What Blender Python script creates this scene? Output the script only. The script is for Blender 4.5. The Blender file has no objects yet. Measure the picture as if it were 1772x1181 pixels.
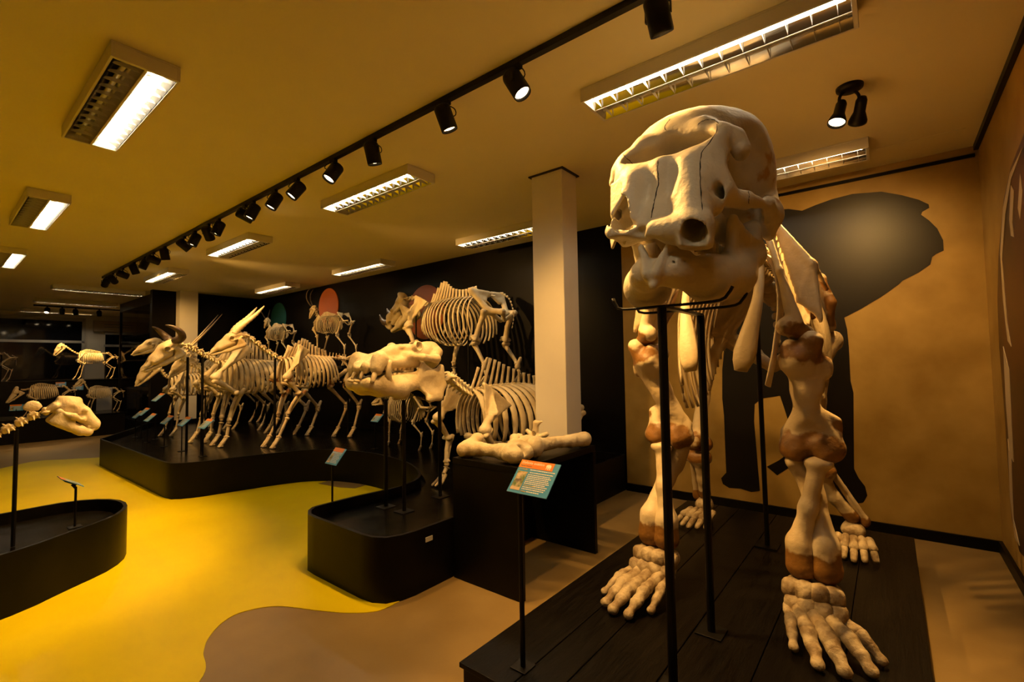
import bpy, bmesh, math, random
import numpy as np
from mathutils import Vector, Matrix

random.seed(7)
S = bpy.context.scene
COL = S.collection
PI = math.pi

# ---------------------------------------------------------------- camera, world, exposure
F_PX, YAW, PITCH, ROLL, EYE = 817.24, .674144, .0465019, -.0158658, 1.5
CX, CY = 886.0, 590.5
def cam_axes():
    c, s = math.cos(YAW), math.sin(YAW)
    right = np.array([c, s, 0.]); fwd = np.array([-s, c, 0.]); up = np.array([0, 0, 1.])
    f2 = fwd*math.cos(PITCH)+up*math.sin(PITCH); u2 = up*math.cos(PITCH)-fwd*math.sin(PITCH)
    r3 = right*math.cos(ROLL)+u2*math.sin(ROLL); u3 = u2*math.cos(ROLL)-right*math.sin(ROLL)
    return r3, u3, f2
_R, _U, _F = cam_axes()
cam_data = bpy.data.cameras.new('camera'); cam_data.sensor_width = 36; cam_data.lens = F_PX/1772*36
cam_data.clip_start = .05; cam_data.clip_end = 100
cam = bpy.data.objects.new('camera', cam_data); COL.objects.link(cam)
cam.matrix_world = Matrix(((_R[0], _U[0], -_F[0], 0), (_R[1], _U[1], -_F[1], 0), (_R[2], _U[2], -_F[2], EYE), (0, 0, 0, 1)))
S.camera = cam
W = bpy.data.worlds.new('world'); S.world = W; W.use_nodes = True
W.node_tree.nodes['Background'].inputs[0].default_value = (.02, .018, .02, 1)
W.node_tree.nodes['Background'].inputs[1].default_value = .2
S.view_settings.view_transform = 'Standard'; S.view_settings.look = 'None'
S.view_settings.gamma = 1; S.view_settings.use_curve_mapping = False
S.view_settings.exposure = 0.0
S.cycles.use_adaptive_sampling = True; S.cycles.adaptive_threshold = .05
S.cycles.max_bounces = 4; S.cycles.diffuse_bounces = 3; S.cycles.glossy_bounces = 2; S.cycles.transparent_max_bounces = 6
S.cycles.sample_clamp_indirect = 4.0; S.cycles.caustics_reflective = False; S.cycles.caustics_refractive = False
TUBE_POWER = 60.0        # emission of a lit fluorescent tube
SPOT_W = 230.0            # watts of a track spot
TUBE_COL = (1.0, .80, .52)
SPOT_COL = (1.0, .53, .14)

def ray(u, v):
    d = _R*((u-CX)/F_PX) - _U*((v-CY)/F_PX) + _F
    return d
def at_z(u, v, z):
    d = ray(u, v); t = (z-EYE)/d[2]; return np.array([d[0]*t, d[1]*t, z])
def at_y(u, v, y):
    d = ray(u, v); t = y/d[1]; return np.array([d[0]*t, y, EYE+d[2]*t])
def at_x(u, v, x):
    d = ray(u, v); t = x/d[0]; return np.array([x, d[1]*t, EYE+d[2]*t])

# ---------------------------------------------------------------- materials
def new_mat(name, col, rough=.6, metal=0., spec=.5, emit=None, estr=0.):
    m = bpy.data.materials.new(name); m.use_nodes = True
    b = m.node_tree.nodes['Principled BSDF']
    b.inputs['Base Color'].default_value = (*col, 1); b.inputs['Roughness'].default_value = rough
    b.inputs['Metallic'].default_value = metal; b.inputs['Specular IOR Level'].default_value = spec
    if emit:
        b.inputs['Emission Color'].default_value = (*emit, 1); b.inputs['Emission Strength'].default_value = estr
    return m
def noisy(name, c1, c2, scale=4., rough=.6, bump=0., bscale=40., detail=6., spec=.5, lo=.35, hi=.65, stain=None, coord='Object', rvar=0., stretch=None):
    m = new_mat(name, c1, rough, spec=spec); nt = m.node_tree; N = nt.nodes; L = nt.links
    b = N['Principled BSDF']
    tc = N.new('ShaderNodeTexCoord'); src = tc.outputs[coord]
    if stretch:
        mp = N.new('ShaderNodeMapping'); mp.inputs['Scale'].default_value = stretch; L.new(src, mp.inputs[0]); src = mp.outputs[0]
    n = N.new('ShaderNodeTexNoise'); n.inputs['Scale'].default_value = scale; n.inputs['Detail'].default_value = detail
    L.new(src, n.inputs['Vector'])
    r = N.new('ShaderNodeValToRGB'); r.color_ramp.elements[0].position = lo; r.color_ramp.elements[1].position = hi
    r.color_ramp.elements[0].color = (*c1, 1); r.color_ramp.elements[1].color = (*c2, 1)
    L.new(n.outputs['Fac'], r.inputs[0]); out = r.outputs[0]
    if stain:
        a = N.new('ShaderNodeAttribute'); a.attribute_name = 'stain'
        n2 = N.new('ShaderNodeTexNoise'); n2.inputs['Scale'].default_value = 14; n2.inputs['Detail'].default_value = 5
        L.new(src, n2.inputs['Vector'])
        ad = N.new('ShaderNodeMath'); ad.operation = 'MULTIPLY_ADD'; ad.inputs[1].default_value = 1.1; ad.inputs[2].default_value = -.55
        L.new(n2.outputs['Fac'], ad.inputs[0])
        sm = N.new('ShaderNodeMath'); sm.operation = 'ADD'; L.new(a.outputs['Fac'], sm.inputs[0]); L.new(ad.outputs[0], sm.inputs[1])
        mr = N.new('ShaderNodeMapRange'); mr.interpolation_type = 'SMOOTHSTEP'; mr.inputs[1].default_value = .38; mr.inputs[2].default_value = .6
        L.new(sm.outputs[0], mr.inputs[0])
        mx = N.new('ShaderNodeMix'); mx.data_type = 'RGBA'; L.new(mr.outputs[0], mx.inputs[0]); L.new(out, mx.inputs[6])
        r2 = N.new('ShaderNodeValToRGB'); r2.color_ramp.elements[0].color = (*stain, 1); r2.color_ramp.elements[1].color = (stain[0]*1.7, stain[1]*1.85, stain[2]*2, 1)
        r2.color_ramp.elements[0].position = .35; r2.color_ramp.elements[1].position = .75
        L.new(n2.outputs['Fac'], r2.inputs[0]); L.new(r2.outputs[0], mx.inputs[7]); out = mx.outputs[2]
    L.new(out, b.inputs['Base Color'])
    if rvar:
        mr2 = N.new('ShaderNodeMapRange'); mr2.inputs[3].default_value = rough-rvar; mr2.inputs[4].default_value = rough+rvar
        L.new(n.outputs['Fac'], mr2.inputs[0]); L.new(mr2.outputs[0], b.inputs['Roughness'])
    if bump:
        n3 = N.new('ShaderNodeTexNoise'); n3.inputs['Scale'].default_value = bscale; n3.inputs['Detail'].default_value = 4; L.new(src, n3.inputs['Vector'])
        bp = N.new('ShaderNodeBump'); bp.inputs['Strength'].default_value = bump; bp.inputs['Distance'].default_value = .01
        L.new(n3.outputs['Fac'], bp.inputs['Height']); L.new(bp.outputs[0], b.inputs['Normal'])
    return m
M = {}
M['bone'] = noisy('bone', (.58, .45, .25), (.80, .69, .48), 7, .55, .4, 60, lo=.3, hi=.62, stain=(.20, .09, .025))
M['bone_old'] = noisy('bone_old', (.62, .46, .26), (.80, .66, .43), 6, .55, .25, 60, stain=(.22, .09, .022))
M['bone_ele'] = noisy('bone_elephant', (.52, .40, .23), (.72, .60, .40), 4, .5, .3, 45, stain=(.17, .075, .014))
M['skull_ele'] = noisy('bone_elephant_skull', (.58, .51, .38), (.70, .63, .49), 5, .6, .35, 50, stain=(.30, .16, .05))
M['foot_ele'] = noisy('bone_elephant_foot', (.24, .165, .085), (.52, .42, .27), 16, .6, .6, 50, lo=.4, hi=.6)
M['horn'] = noisy('horn_keratin', (.035, .022, .012), (.12, .075, .04), 9, .45, .3, 40)
M['horn_pale'] = noisy('horn_pale', (.55, .40, .22), (.74, .6, .38), 9, .4, .3, 40)
M['tooth'] = noisy('tooth', (.62, .48, .28), (.78, .68, .48), 12, .35)
M['crack'] = new_mat('crack_gap_dark', (.02, .014, .008), .9)
M['ceiling'] = noisy('ceiling_paint', (.84, .76, .46), (.87, .79, .50), 1.5, .55, .04, 120)
M['white_col'] = noisy('column_paint', (.78, .73, .64), (.82, .77, .68), 3, .5, .06, 90)
M['black_wall'] = noisy('black_wall_paint', (.0025, .002, .0015), (.004, .0032, .0025), 2, .42, .05, 60, spec=.12)
M['black'] = noisy('black_panel', (.0028, .0022, .0016), (.005, .004, .003), 5, .42, .05, 80, spec=.14)
M['deck'] = noisy('black_deck', (.003, .0024, .0018), (.006, .005, .0035), 7, .22, .06, 60, rvar=.08, spec=.22)
M['plank'] = noisy('black_stained_plank', (.0025, .0018, .0012), (.006, .0045, .0032), 9, .36, .2, 30, stretch=(8, .6, 8), rvar=.08, spec=.13)
M['metal_black'] = new_mat('black_powdercoat', (.004, .0035, .003), .45, spec=.2)
M['white_metal'] = noisy('white_enamel', (.72, .68, .60), (.76, .72, .64), 3, .4)
M['alu'] = new_mat('aluminium_reflector', (.82, .82, .82), .12, 1.0)
M['louver'] = new_mat('louver_metal', (.8, .8, .78), .3, .35)
M['tube_off'] = new_mat('unlit_tube', (.75, .75, .72), .3)
M['tube_on'] = new_mat('lit_tube', (1, 1, 1), .4, emit=TUBE_COL, estr=TUBE_POWER)
M['lens_on'] = new_mat('lit_lens', (1, 1, 1), .4, emit=(1, .74, .42), estr=14)
M['lens_dim'] = new_mat('lens_glass', (.1, .1, .1), .1, emit=(1, .7, .4), estr=.3)
M['yellow'] = noisy('yellow_floor_paint', (.82, .66, .003), (.88, .72, .004), 2.2, .36, .03, 90, rvar=.05, spec=.22)
M['concrete'] = noisy('grey_epoxy_floor', (.27, .18, .065), (.34, .235, .09), 2.6, .36, .05, 70, rvar=.09)
M['mural'] = noisy('parchment_mural', (.28, .165, .026), (.48, .32, .085), 2.3, .5, .05, 40, detail=10, lo=.3, hi=.7)
M['silhouette'] = noisy('silhouette_print', (.004, .003, .002), (.007, .005, .004), 3, .40, spec=.35)
M['right_art'] = noisy('brown_print', (.10, .035, .012), (.035, .018, .010), 2.5, .4)
M['cream_print'] = new_mat('cream_print', (.62, .5, .32), .45)
M['orange_disc'] = new_mat('orange_disc_paint', (.34, .085, .012), .5)
M['teal_disc'] = new_mat('teal_disc_paint', (.010, .085, .10), .5)
M['teal'] = new_mat('sign_teal_print', (.05, .26, .56), .35)
M['orange'] = noisy('sign_orange_print', (.62, .16, .02), (.72, .28, .03), 5, .35)
M['ink_white'] = new_mat('ink_white', (.75, .75, .68), .5)
M['ink_yellow'] = new_mat('ink_yellow', (.7, .5, .05), .5)
M['ink_dark'] = new_mat('ink_dark', (.03, .09, .11), .5)
M['photo'] = noisy('sign_photo_print', (.10, .16, .04), (.55, .42, .28), 30, .4, lo=.4, hi=.6)
M['photo_sand'] = new_mat('photo_sand', (.55, .42, .27), .5)
M['photo_beast'] = new_mat('photo_beast', (.13, .10, .08), .5)
M['beige_wall'] = noisy('beige_wall', (.50, .44, .36), (.55, .49, .40), 3, .6, .04, 90)
M['far_wall'] = noisy('far_wall_paint', (.62, .57, .48), (.66, .61, .52), 3, .6)
M['dark_glass'] = new_mat('night_glass', (.006, .006, .008), .06)
M['grey_frame'] = new_mat('grey_window_frame', (.40, .38, .34), .5)
M['tan_board'] = new_mat('tan_board', (.34, .26, .16), .6)
M['pale_board'] = new_mat('pale_board', (.42, .44, .5), .6)
g = new_mat('case_glass', (.01, .01, .01), .02); M['glass'] = g
_n = g.node_tree; _b = _n.nodes['Principled BSDF']; _b.inputs['Alpha'].default_value = .12; _b.inputs['Specular IOR Level'].default_value = .7

# ---------------------------------------------------------------- mesh helpers
def mesh_np(name, V, faces, smooth=True):
    """faces: (n,4) int array or list of tuples"""
    me = bpy.data.meshes.new(name)
    V = np.asarray(V, dtype=np.float32)
    if isinstance(faces, np.ndarray):
        n, k = faces.shape
        me.vertices.add(len(V)); me.vertices.foreach_set('co', V.ravel())
        me.loops.add(n*k); me.loops.foreach_set('vertex_index', faces.astype(np.int32).ravel())
        me.polygons.add(n); me.polygons.foreach_set('loop_start', np.arange(0, n*k, k, dtype=np.int32))
        me.update(calc_edges=True)
    else:
        me.from_pydata([tuple(map(float, v)) for v in V], [], faces); me.update()
    if smooth: me.polygons.foreach_set('use_smooth', np.ones(len(me.polygons), dtype=bool))
    return me
def obj(name, me, mat, parent=None, loc=None):
    o = bpy.data.objects.new(name, me); COL.objects.link(o)
    if mat is not None and me is not None and not me.materials: me.materials.append(M[mat] if isinstance(mat, str) else mat)
    if parent is not None: o.parent = parent
    if loc is not None: o.location = loc
    return o
def tag(o, label=None, cat=None, group=None, kind=None):
    if label: o['label'] = label
    if cat: o['category'] = cat
    if group: o['group'] = group
    if kind: o['kind'] = kind
    return o
def thing(name, loc, label, cat, group=None, rz=0):
    o = bpy.data.objects.new(name, None); COL.objects.link(o); o.location = loc; o.rotation_euler = (0, 0, rz)
    o.empty_display_size = .1
    return tag(o, label, cat, group)

class MB:
    """collects verts and faces"""
    def __init__(s): s.v = []; s.f = []
    def add(s, V, Fc):
        b = len(s.v); s.v += [tuple(map(float, p)) for p in V]; s.f += [tuple(i+b for i in f) for f in Fc]; return s
    def box(s, lo, hi, rz=0, bevel=0):
        (x0, y0, z0), (x1, y1, z1) = lo, hi
        V = [(x0, y0, z0), (x1, y0, z0), (x1, y1, z0), (x0, y1, z0), (x0, y0, z1), (x1, y0, z1), (x1, y1, z1), (x0, y1, z1)]
        return s.add(V, [(3, 2, 1, 0), (4, 5, 6, 7), (0, 1, 5, 4), (1, 2, 6, 5), (2, 3, 7, 6), (3, 0, 4, 7)])
    def prism(s, pts, z0, z1):
        n = len(pts)
        V = [(p[0], p[1], z0) for p in pts]+[(p[0], p[1], z1) for p in pts]
        return s.add(V, [tuple(range(n-1, -1, -1)), tuple(range(n, 2*n))]+[(i, (i+1) % n, n+(i+1) % n, n+i) for i in range(n)])
    def tube(s, path, rad, n=8, caps=True, ex=None):
        V, Fc = sweep(path, rad, n, caps, ex); return s.add(V, Fc)
    def mesh(s, name, smooth=False):
        return mesh_np(name, s.v, s.f, smooth)
def sweep(path, rad, n=8, caps=True, ex=None):
    """tube along path; rad: list of r or (a,b); ex: reference direction for axis a"""
    P = np.asarray(path, float); m = len(P)
    T = np.gradient(P, axis=0); T /= np.linalg.norm(T, axis=1)[:, None]+1e-12
    ref = np.array(ex if ex is not None else (0, 0, 1.))
    if ex is None and abs(T[0, 2]) > .9: ref = np.array((1., 0, 0))
    V = []; prev = None
    for i in range(m):
        a = ref-T[i]*np.dot(ref, T[i]) if (prev is None or ex is not None) else prev-T[i]*np.dot(prev, T[i])
        if np.linalg.norm(a) < 1e-4: a = prev if prev is not None else np.array((0, 1., 0))
        a = a/np.linalg.norm(a); prev = a; b = np.cross(T[i], a)
        r = rad[i] if hasattr(rad, '__len__') else rad
        ra, rb = r if hasattr(r, '__len__') else (r, r)
        for k in range(n):
            t = 2*PI*k/n; V.append(P[i]+a*(ra*math.cos(t))+b*(rb*math.sin(t)))
    Fc = []
    for i in range(m-1):
        for k in range(n):
            q = (k+1) % n; Fc.append((i*n+k, i*n+q, (i+1)*n+q, (i+1)*n+k))
    if caps:
        Fc.append(tuple(range(n-1, -1, -1))); Fc.append(tuple(range((m-1)*n, m*n)))
    return V, Fc
def spline(pts, n):
    """Catmull-Rom through points, n samples"""
    P = np.asarray(pts, float); m = len(P)
    if m == 2: return P[0]+(P[1]-P[0])*np.linspace(0, 1, n)[:, None]
    Q = np.vstack([2*P[0]-P[1], P, 2*P[-1]-P[-2]])
    d = np.r_[0, np.cumsum(np.linalg.norm(np.diff(P, axis=0), axis=1))]; d /= d[-1]
    out = []
    for t in np.linspace(0, 1, n):
        i = min(np.searchsorted(d, t, side='right')-1, m-2); i = max(i, 0)
        u = (t-d[i])/(d[i+1]-d[i]+1e-12); a, b, c, e = Q[i], Q[i+1], Q[i+2], Q[i+3]
        out.append(.5*((2*b)+(c-a)*u+(2*a-5*b+4*c-e)*u*u+(3*b-a-3*c+e)*u**3))
    return np.array(out)
def bevel(o, w=.004, seg=2):
    m = o.modifiers.new('bevel', 'BEVEL'); m.width = w; m.segments = seg; m.limit_method = 'ANGLE'; return o
def box_obj(name, lo, hi, mat, parent=None, bev=0):
    o = obj(name, MB().box(lo, hi).mesh(name), mat, parent)
    if bev: bevel(o, bev)
    return o

# ---------------------------------------------------------------- sculpting with distance fields
def _prim(op, P):
    k = op[0].lower().strip('|')
    if k == 'c':
        a = np.asarray(op[1], np.float32); b = np.asarray(op[2], np.float32); ra, rb = op[3], op[4]
        ab = b-a; t = np.clip(((P-a)@ab)/max(float(ab@ab), 1e-9), 0, 1)
        return np.linalg.norm(P-a-t[:, None]*ab, axis=1)-(ra+(rb-ra)*t)
    if k == 'e':
        c = np.asarray(op[1], np.float32); r = np.asarray(op[2], np.float32)
        Q = P-c
        if len(op) > 4:
            Q = Q@np.asarray(Matrix.Rotation(op[4][1], 3, op[4][0]), dtype=np.float32)
        k0 = np.linalg.norm(Q/r, axis=1); k1 = np.linalg.norm(Q/(r*r), axis=1)+1e-6
        return k0*(k0-1)/k1
    if k == 't':
        a, b, c = [np.asarray(op[i], np.float32) for i in (1, 2, 3)]
        def seg(p, q):
            d = q-p; t = np.clip(((P-p)@d)/float(d@d), 0, 1); return np.linalg.norm(P-p-t[:, None]*d, axis=1)
        n = np.cross(b-a, c-a); nn = n/np.linalg.norm(n)
        ins = np.ones(len(P), bool)
        for p, q in ((a, b), (b, c), (c, a)):
            ins &= ((P-p)@np.cross(nn, q-p)) >= 0
        d = np.minimum(np.minimum(seg(a, b), seg(b, c)), seg(c, a))
        return np.where(ins, np.abs((P-a)@nn), d)-op[4]
def sdf(ops, vox, rough=0., rs=40.):
    """ops: ('c',a,b,ra,rb,k) ('e',centre,radii,k[,(axis,angle)]) ('t',a,b,c,thick,k); capital letter carves; leading | mirrors in x. Returns V,F"""
    lo = np.full(3, 1e9); hi = -lo
    for op in ops:
        k = op[0]
        if k.strip('|').isupper(): continue
        if k.strip('|') == 'c': pts = [np.array(op[1])-op[3], np.array(op[1])+op[3], np.array(op[2])-op[4], np.array(op[2])+op[4]]
        elif k.strip('|') == 'e':
            r = np.array(op[2]) if len(op) < 5 else np.full(3, max(op[2])); pts = [np.array(op[1])-r, np.array(op[1])+r]
        else: pts = [np.array(op[i])+s*op[4] for i in (1, 2, 3) for s in (-1, 1)]
        if '|' in k: pts += [p*np.array((-1, 1, 1)) for p in pts]
        for p in pts: lo = np.minimum(lo, p); hi = np.maximum(hi, p)
    lo = lo-vox*3-.0; hi = hi+vox*3
    n = np.ceil((hi-lo)/vox).astype(int)+1
    ax = [(lo[i]+vox*np.arange(n[i])).astype(np.float32) for i in range(3)]
    G = np.stack(np.meshgrid(*ax, indexing='ij'), -1).reshape(-1, 3)
    GA = None; D = None
    for op in ops:
        k = op[0]; P = G
        if '|' in k:
            if GA is None: GA = G.copy(); GA[:, 0] = np.abs(GA[:, 0])
            P = GA
        d = _prim(op, P); key = k.strip('|')
        kk = op[3] if key.lower() == 'e' else op[5]
        if D is None: D = d; continue
        if key.isupper():
            h = np.clip(kk-np.abs(D+d), 0, None)/kk; D = np.maximum(D, -d)+h*h*kk*.25
        else:
            h = np.clip(kk-np.abs(D-d), 0, None)/kk; D = np.minimum(D, d)-h*h*kk*.25
    if rough:
        D = D+rough*(np.sin(G[:, 0]*rs+1.3*np.sin(G[:, 1]*rs*.7))*np.sin(G[:, 1]*rs*1.1+2)*np.sin(G[:, 2]*rs*.9+.7*np.sin(G[:, 0]*rs*1.9)))
    return nets(D.reshape(n), lo, vox)
def nets(D, lo, vox):
    nx, ny, nz = D.shape
    ins = D < 0
    acc = np.zeros((nx-1, ny-1, nz-1, 3), np.float32); cnt = np.zeros((nx-1, ny-1, nz-1), np.float32)
    sl = lambda o, n: slice(o, n-1+o)
    for axis in range(3):
        o1, o2 = [a for a in range(3) if a != axis]
        for p in (0, 1):
            for q in (0, 1):
                off0 = [0, 0, 0]; off0[o1] = p; off0[o2] = q; off1 = list(off0); off1[axis] = 1
                A = D[sl(off0[0], nx), sl(off0[1], ny), sl(off0[2], nz)]; B = D[sl(off1[0], nx), sl(off1[1], ny), sl(off1[2], nz)]
                m = (A < 0) != (B < 0)
                idx = np.nonzero(m); a = A[idx]; t = a/(a-B[idx])
                pos = np.zeros((len(t), 3), np.float32); pos[:, o1] = p; pos[:, o2] = q; pos[:, axis] = t
                acc[idx] += pos; cnt[idx] += 1
    act = cnt > 0; ids = np.full(cnt.shape, -1, np.int64); w = np.nonzero(act); ids[w] = np.arange(len(w[0]))
    V = (np.stack(w, -1)+acc[w]/cnt[w][:, None])*vox+lo
    Fs = []
    for axis in range(3):
        o1, o2 = (axis+1) % 3, (axis+2) % 3
        s0 = [slice(0, k) for k in D.shape]; s1 = list(s0); s0[axis] = slice(0, D.shape[axis]-1); s1[axis] = slice(1, D.shape[axis])
        A = ins[tuple(s0)]; B = ins[tuple(s1)]; I = np.stack(np.nonzero(A != B), -1)
        I = I[(I[:, o1] > 0) & (I[:, o2] > 0) & (I[:, o1] < D.shape[o1]-1) & (I[:, o2] < D.shape[o2]-1)]
        def c(d1, d2):
            J = I.copy(); J[:, o1] += d1; J[:, o2] += d2; return ids[J[:, 0], J[:, 1], J[:, 2]]
        Q = np.stack([c(-1, -1), c(0, -1), c(0, 0), c(-1, 0)], -1)
        fl = ~A[tuple(I.T)]; Q[fl] = Q[fl][:, ::-1]; Fs.append(Q)
    return V, np.vstack(Fs).astype(np.int32)
def relax(V, Fc, it=2, lam=.5):
    e = np.vstack([Fc[:, [0, 1]], Fc[:, [1, 2]], Fc[:, [2, 3]], Fc[:, [3, 0]]])
    for _ in range(it):
        a = np.zeros_like(V); n = np.zeros(len(V))
        np.add.at(a, e[:, 0], V[e[:, 1]]); np.add.at(n, e[:, 0], 1); np.add.at(a, e[:, 1], V[e[:, 0]]); np.add.at(n, e[:, 1], 1)
        V = V+lam*(a/np.maximum(n, 1)[:, None]-V)
    return V
def stain_attr(me, V, spots):
    s = np.zeros(len(V), np.float32)
    for (c, r, w) in spots:
        c = np.asarray(c, float); r = np.asarray(r, float) if hasattr(r, '__len__') else np.full(3, float(r))
        d = np.linalg.norm((V-c)/r, axis=1); s = np.maximum(s, np.clip(1.6-d*1.1, 0, 1)*w)
    a = me.attributes.new('stain', 'FLOAT', 'POINT'); a.data.foreach_set('value', s)
def bone_obj(name, VF, mat, parent, spots=None, org=(0, 0, 0), label=None, flip=False):
    V, Fc = VF; V = V-np.asarray(org)
    if flip: Fc = Fc[:, ::-1] if isinstance(Fc, np.ndarray) else [tuple(reversed(f)) for f in Fc]
    me = mesh_np(name, V, Fc)
    if spots: stain_attr(me, V+np.asarray(org), spots)
    o = obj(name, me, mat, parent)
    if label: o['label'] = label
    return o
# ---------------------------------------------------------------- the room
H = 3.165; YB = 5.19; XR = .61; XF = -19.0; YN = -3.0; XE = -12.05
def struct(name, lo, hi, mat, label=None, parent=None):
    o = box_obj(name, lo, hi, mat, parent)
    if parent is None: o['kind'] = 'structure'
    if label: o['label'] = label
    return o
floor = struct('floor', (XF-.2, YN-.2, -.12), (XR+.2, YB+.2, 0), 'concrete', 'worn grey-brown epoxy floor')
ypts = [(-2.0, -2.9), (-2.1, -.4), (-2.35, .45), (-2.64, .87), (-2.89, .97), (-3.02, 1.04), (-3.13, 1.15), (-3.16, 1.27), (-3.06, 1.43), (-2.80, 1.56), (-2.62, 1.66), (-2.50, 1.78), (-2.49, 1.93), (-2.9, 2.3), (-3.2, 3.6), (-5.4, 3.9), (-6.8, 3.4), (-7.2, 2.4), (-10.35, 2.3), (-10.61, 1.89), (-10.88, 1.53), (-11.1, 1.22), (-10.75, .80), (-10.4, .2), (-10.6, -2.9)]
yl = list(spline(np.array(ypts[2:13]), 70))
me = MB().prism([(p[0], p[1]) for p in ypts[:2]]+[(p[0], p[1]) for p in yl]+ypts[13:18]+[tuple(p) for p in spline(np.array(ypts[18:25]), 30)], .0, .004).mesh('yellow_floor_area')
o = obj('yellow_floor_area', me, 'yellow', floor); o['label'] = 'bright yellow painted floor with a wavy edge'
o = obj('floor_patch', MB().prism([(-5.75, 3.2), (-5.35, 3.25), (-5.15, 3.34), (-5.2, 3.7), (-5.8, 3.6)], .004, .007).mesh('floor_patch'), 'concrete', floor)
struct('ceiling', (XF-.2, YN-.2, H), (XR+.2, YB+.2, H+.12), 'ceiling', 'cream painted flat ceiling')
wb = struct('wall_back', (XE-.15, YB, 0), (-2.45, YB+.15, H), 'black_wall', 'black painted back wall behind the skeletons')
wm = struct('wall_mural', (-2.45, YB-.012, 0), (XR+.15, YB+.15, H), 'mural', 'parchment-look mural wall behind the elephant skeleton')
wr = struct('wall_right', (XR, YN, 0), (XR+.15, YB+.15, H), 'mural', 'parchment-look right wall with a brown graphic')
struct('wall_end', (XE-.15, 3.0, 0), (XE, YB+.15, H), 'black_wall', 'black end wall behind the far column')
struct('wall_far', (XF-.15, YN, 0), (XF, YB+.15, H), 'far_wall', 'pale far wall around the dark windows')
struct('wall_near', (XF, YN-.15, 0), (XR+.15, YN, H), 'beige_wall', 'beige wall')
struct('wall_back_far', (XF, YB, 0), (XE-.15, YB+.15, H), 'black_wall', 'dark back wall beyond the glass case')
struct('baseboard_back', (-2.45, YB-.035, 0), (XR, YB-.012, .085), 'black', 'black baseboard under the mural')
struct('baseboard_right', (XR-.023, YN, 0), (XR, YB-.035, .085), 'black', 'black baseboard along the right wall')
struct('trim_1', (-2.45, YB-.035, 3.075), (XR-.02, YB-.012, 3.10), 'black', 'thin black rail high on the mural wall')
struct('trim_2', (XR-.028, YN, H-.045), (XR, YB-.04, H), 'black', 'black trim where right wall meets ceiling')
# ceiling hatch
h_ = struct('trim_3', (-.02, 4.72, H-.004), (.50, 5.02, H), 'ceiling', 'faint ceiling access panel near the corner')
# columns
c1 = struct('column_1', (-2.445, 3.375, 0), (-2.125, 3.615, H-.006), 'white_col', 'pale square column behind the bench of bones')
bevel(c1, .006); box_obj('shadow_gap', (-2.465, 3.355, H-.012), (-2.105, 3.635, H-.001), 'crack', c1)  # dark box paints the shade of the ceiling gap around the column top
c2 = struct('column_2', (-12.04, 3.42, 0), (-11.80, 3.76, H), 'white_col', 'pale square column beside the dark glass case')
# mural silhouette of an elephant, flat print on the wall
def wall_print(name, px, mat, plane, parent, th=.003, smooth=True, n=3, off=0.):
    pts = [at_y(u, v, YB-.012)[[0, 2]] if plane == 'y' else at_x(u, v, XR)[[1, 2]] for u, v in px]
    m = MB(); k = len(pts)
    if plane == 'y':
        y0, y1 = YB-.0122-off, YB-.0122-off-th
        V = [(p[0], y0, p[1]) for p in pts]+[(p[0], y1, p[1]) for p in pts]
    else:
        x0, x1 = XR-.0002-off, XR-.0002-off-th
        V = [(x0, p[0], p[1]) for p in pts]+[(x1, p[0], p[1]) for p in pts]
    m.add(V, [tuple(range(k)), tuple(range(2*k-1, k-1, -1))]+[(i, k+i, k+(i+1) % k, (i+1) % k) for i in range(k)])
    o = obj(name, m.mesh(name), mat, parent)
    bm = bmesh.new(); bm.from_mesh(o.data); bmesh.ops.recalc_face_normals(bm, faces=bm.faces); bm.to_mesh(o.data); bm.free()
    return o
sil = [(1250, 640), (1258, 560), (1262, 480), (1275, 420), (1296, 375), (1330, 364), (1365, 362), (1388, 365), (1412, 355), (1440, 345), (1475, 336), (1525, 332), (1560, 338), (1590, 346), (1607, 354), (1608, 360), (1596, 367), (1594, 372), (1608, 382), (1622, 396), (1632, 416), (1633, 434), (1620, 440), (1613, 445), (1610, 458), (1590, 472), (1562, 486), (1556, 492), (1541, 503), (1524, 515), (1510, 523), (1490, 535), (1461, 550),
       (1466, 570), (1469, 600), (1472, 660), (1477, 680), (1478, 812), (1486, 828), (1497, 842), (1501, 858), (1494, 870), (1470, 874), (1442, 872), (1428, 860), (1420, 800), (1395, 790), (1380, 800), (1345, 823), (1327, 808), (1348, 797), (1368, 782), (1374, 762), (1366, 735), (1355, 700), (1350, 685), (1318, 690), (1306, 700), (1305, 730), (1310, 790), (1315, 850), (1300, 852), (1282, 846), (1262, 845), (1251, 838), (1248, 828), (1257, 818), (1256, 800), (1253, 720), (1250, 690)]
o = wall_print('elephant_silhouette', sil, 'silhouette', 'y', wm); o['label'] = 'black silhouette of an elephant printed on the mural'
ra = [(1900, 60), (1830, 130), (1790, 190), (1766, 250), (1750, 290), (1738, 345), (1729, 440), (1727, 520), (1730, 600), (1738, 700), (1745, 800), (1752, 900), (1765, 955), (1790, 985), (1900, 1080)]
o = wall_print('animal_silhouette', ra, 'right_art', 'x', wr); o['label'] = 'dark brown curved animal print on the right wall'
for k, st in enumerate(([(1772, 255), (1752, 310), (1742, 370), (1736, 450), (1745, 560), (1752, 600), (1746, 590), (1738, 520), (1733, 440), (1738, 360), (1750, 300)],
                        [(1752, 320), (1757, 330), (1754, 385), (1757, 410), (1752, 408), (1749, 380)],
                        [(1768, 300), (1772, 330), (1768, 380), (1764, 360)],
                        [(1738, 600), (1748, 640), (1752, 720), (1756, 800), (1750, 790), (1743, 700)],
                        [(1746, 760), (1752, 800), (1756, 900), (1766, 945), (1758, 930), (1750, 860)])):
    wall_print('print_stripe', st, 'cream_print', 'x', wr, off=.0035)
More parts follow.
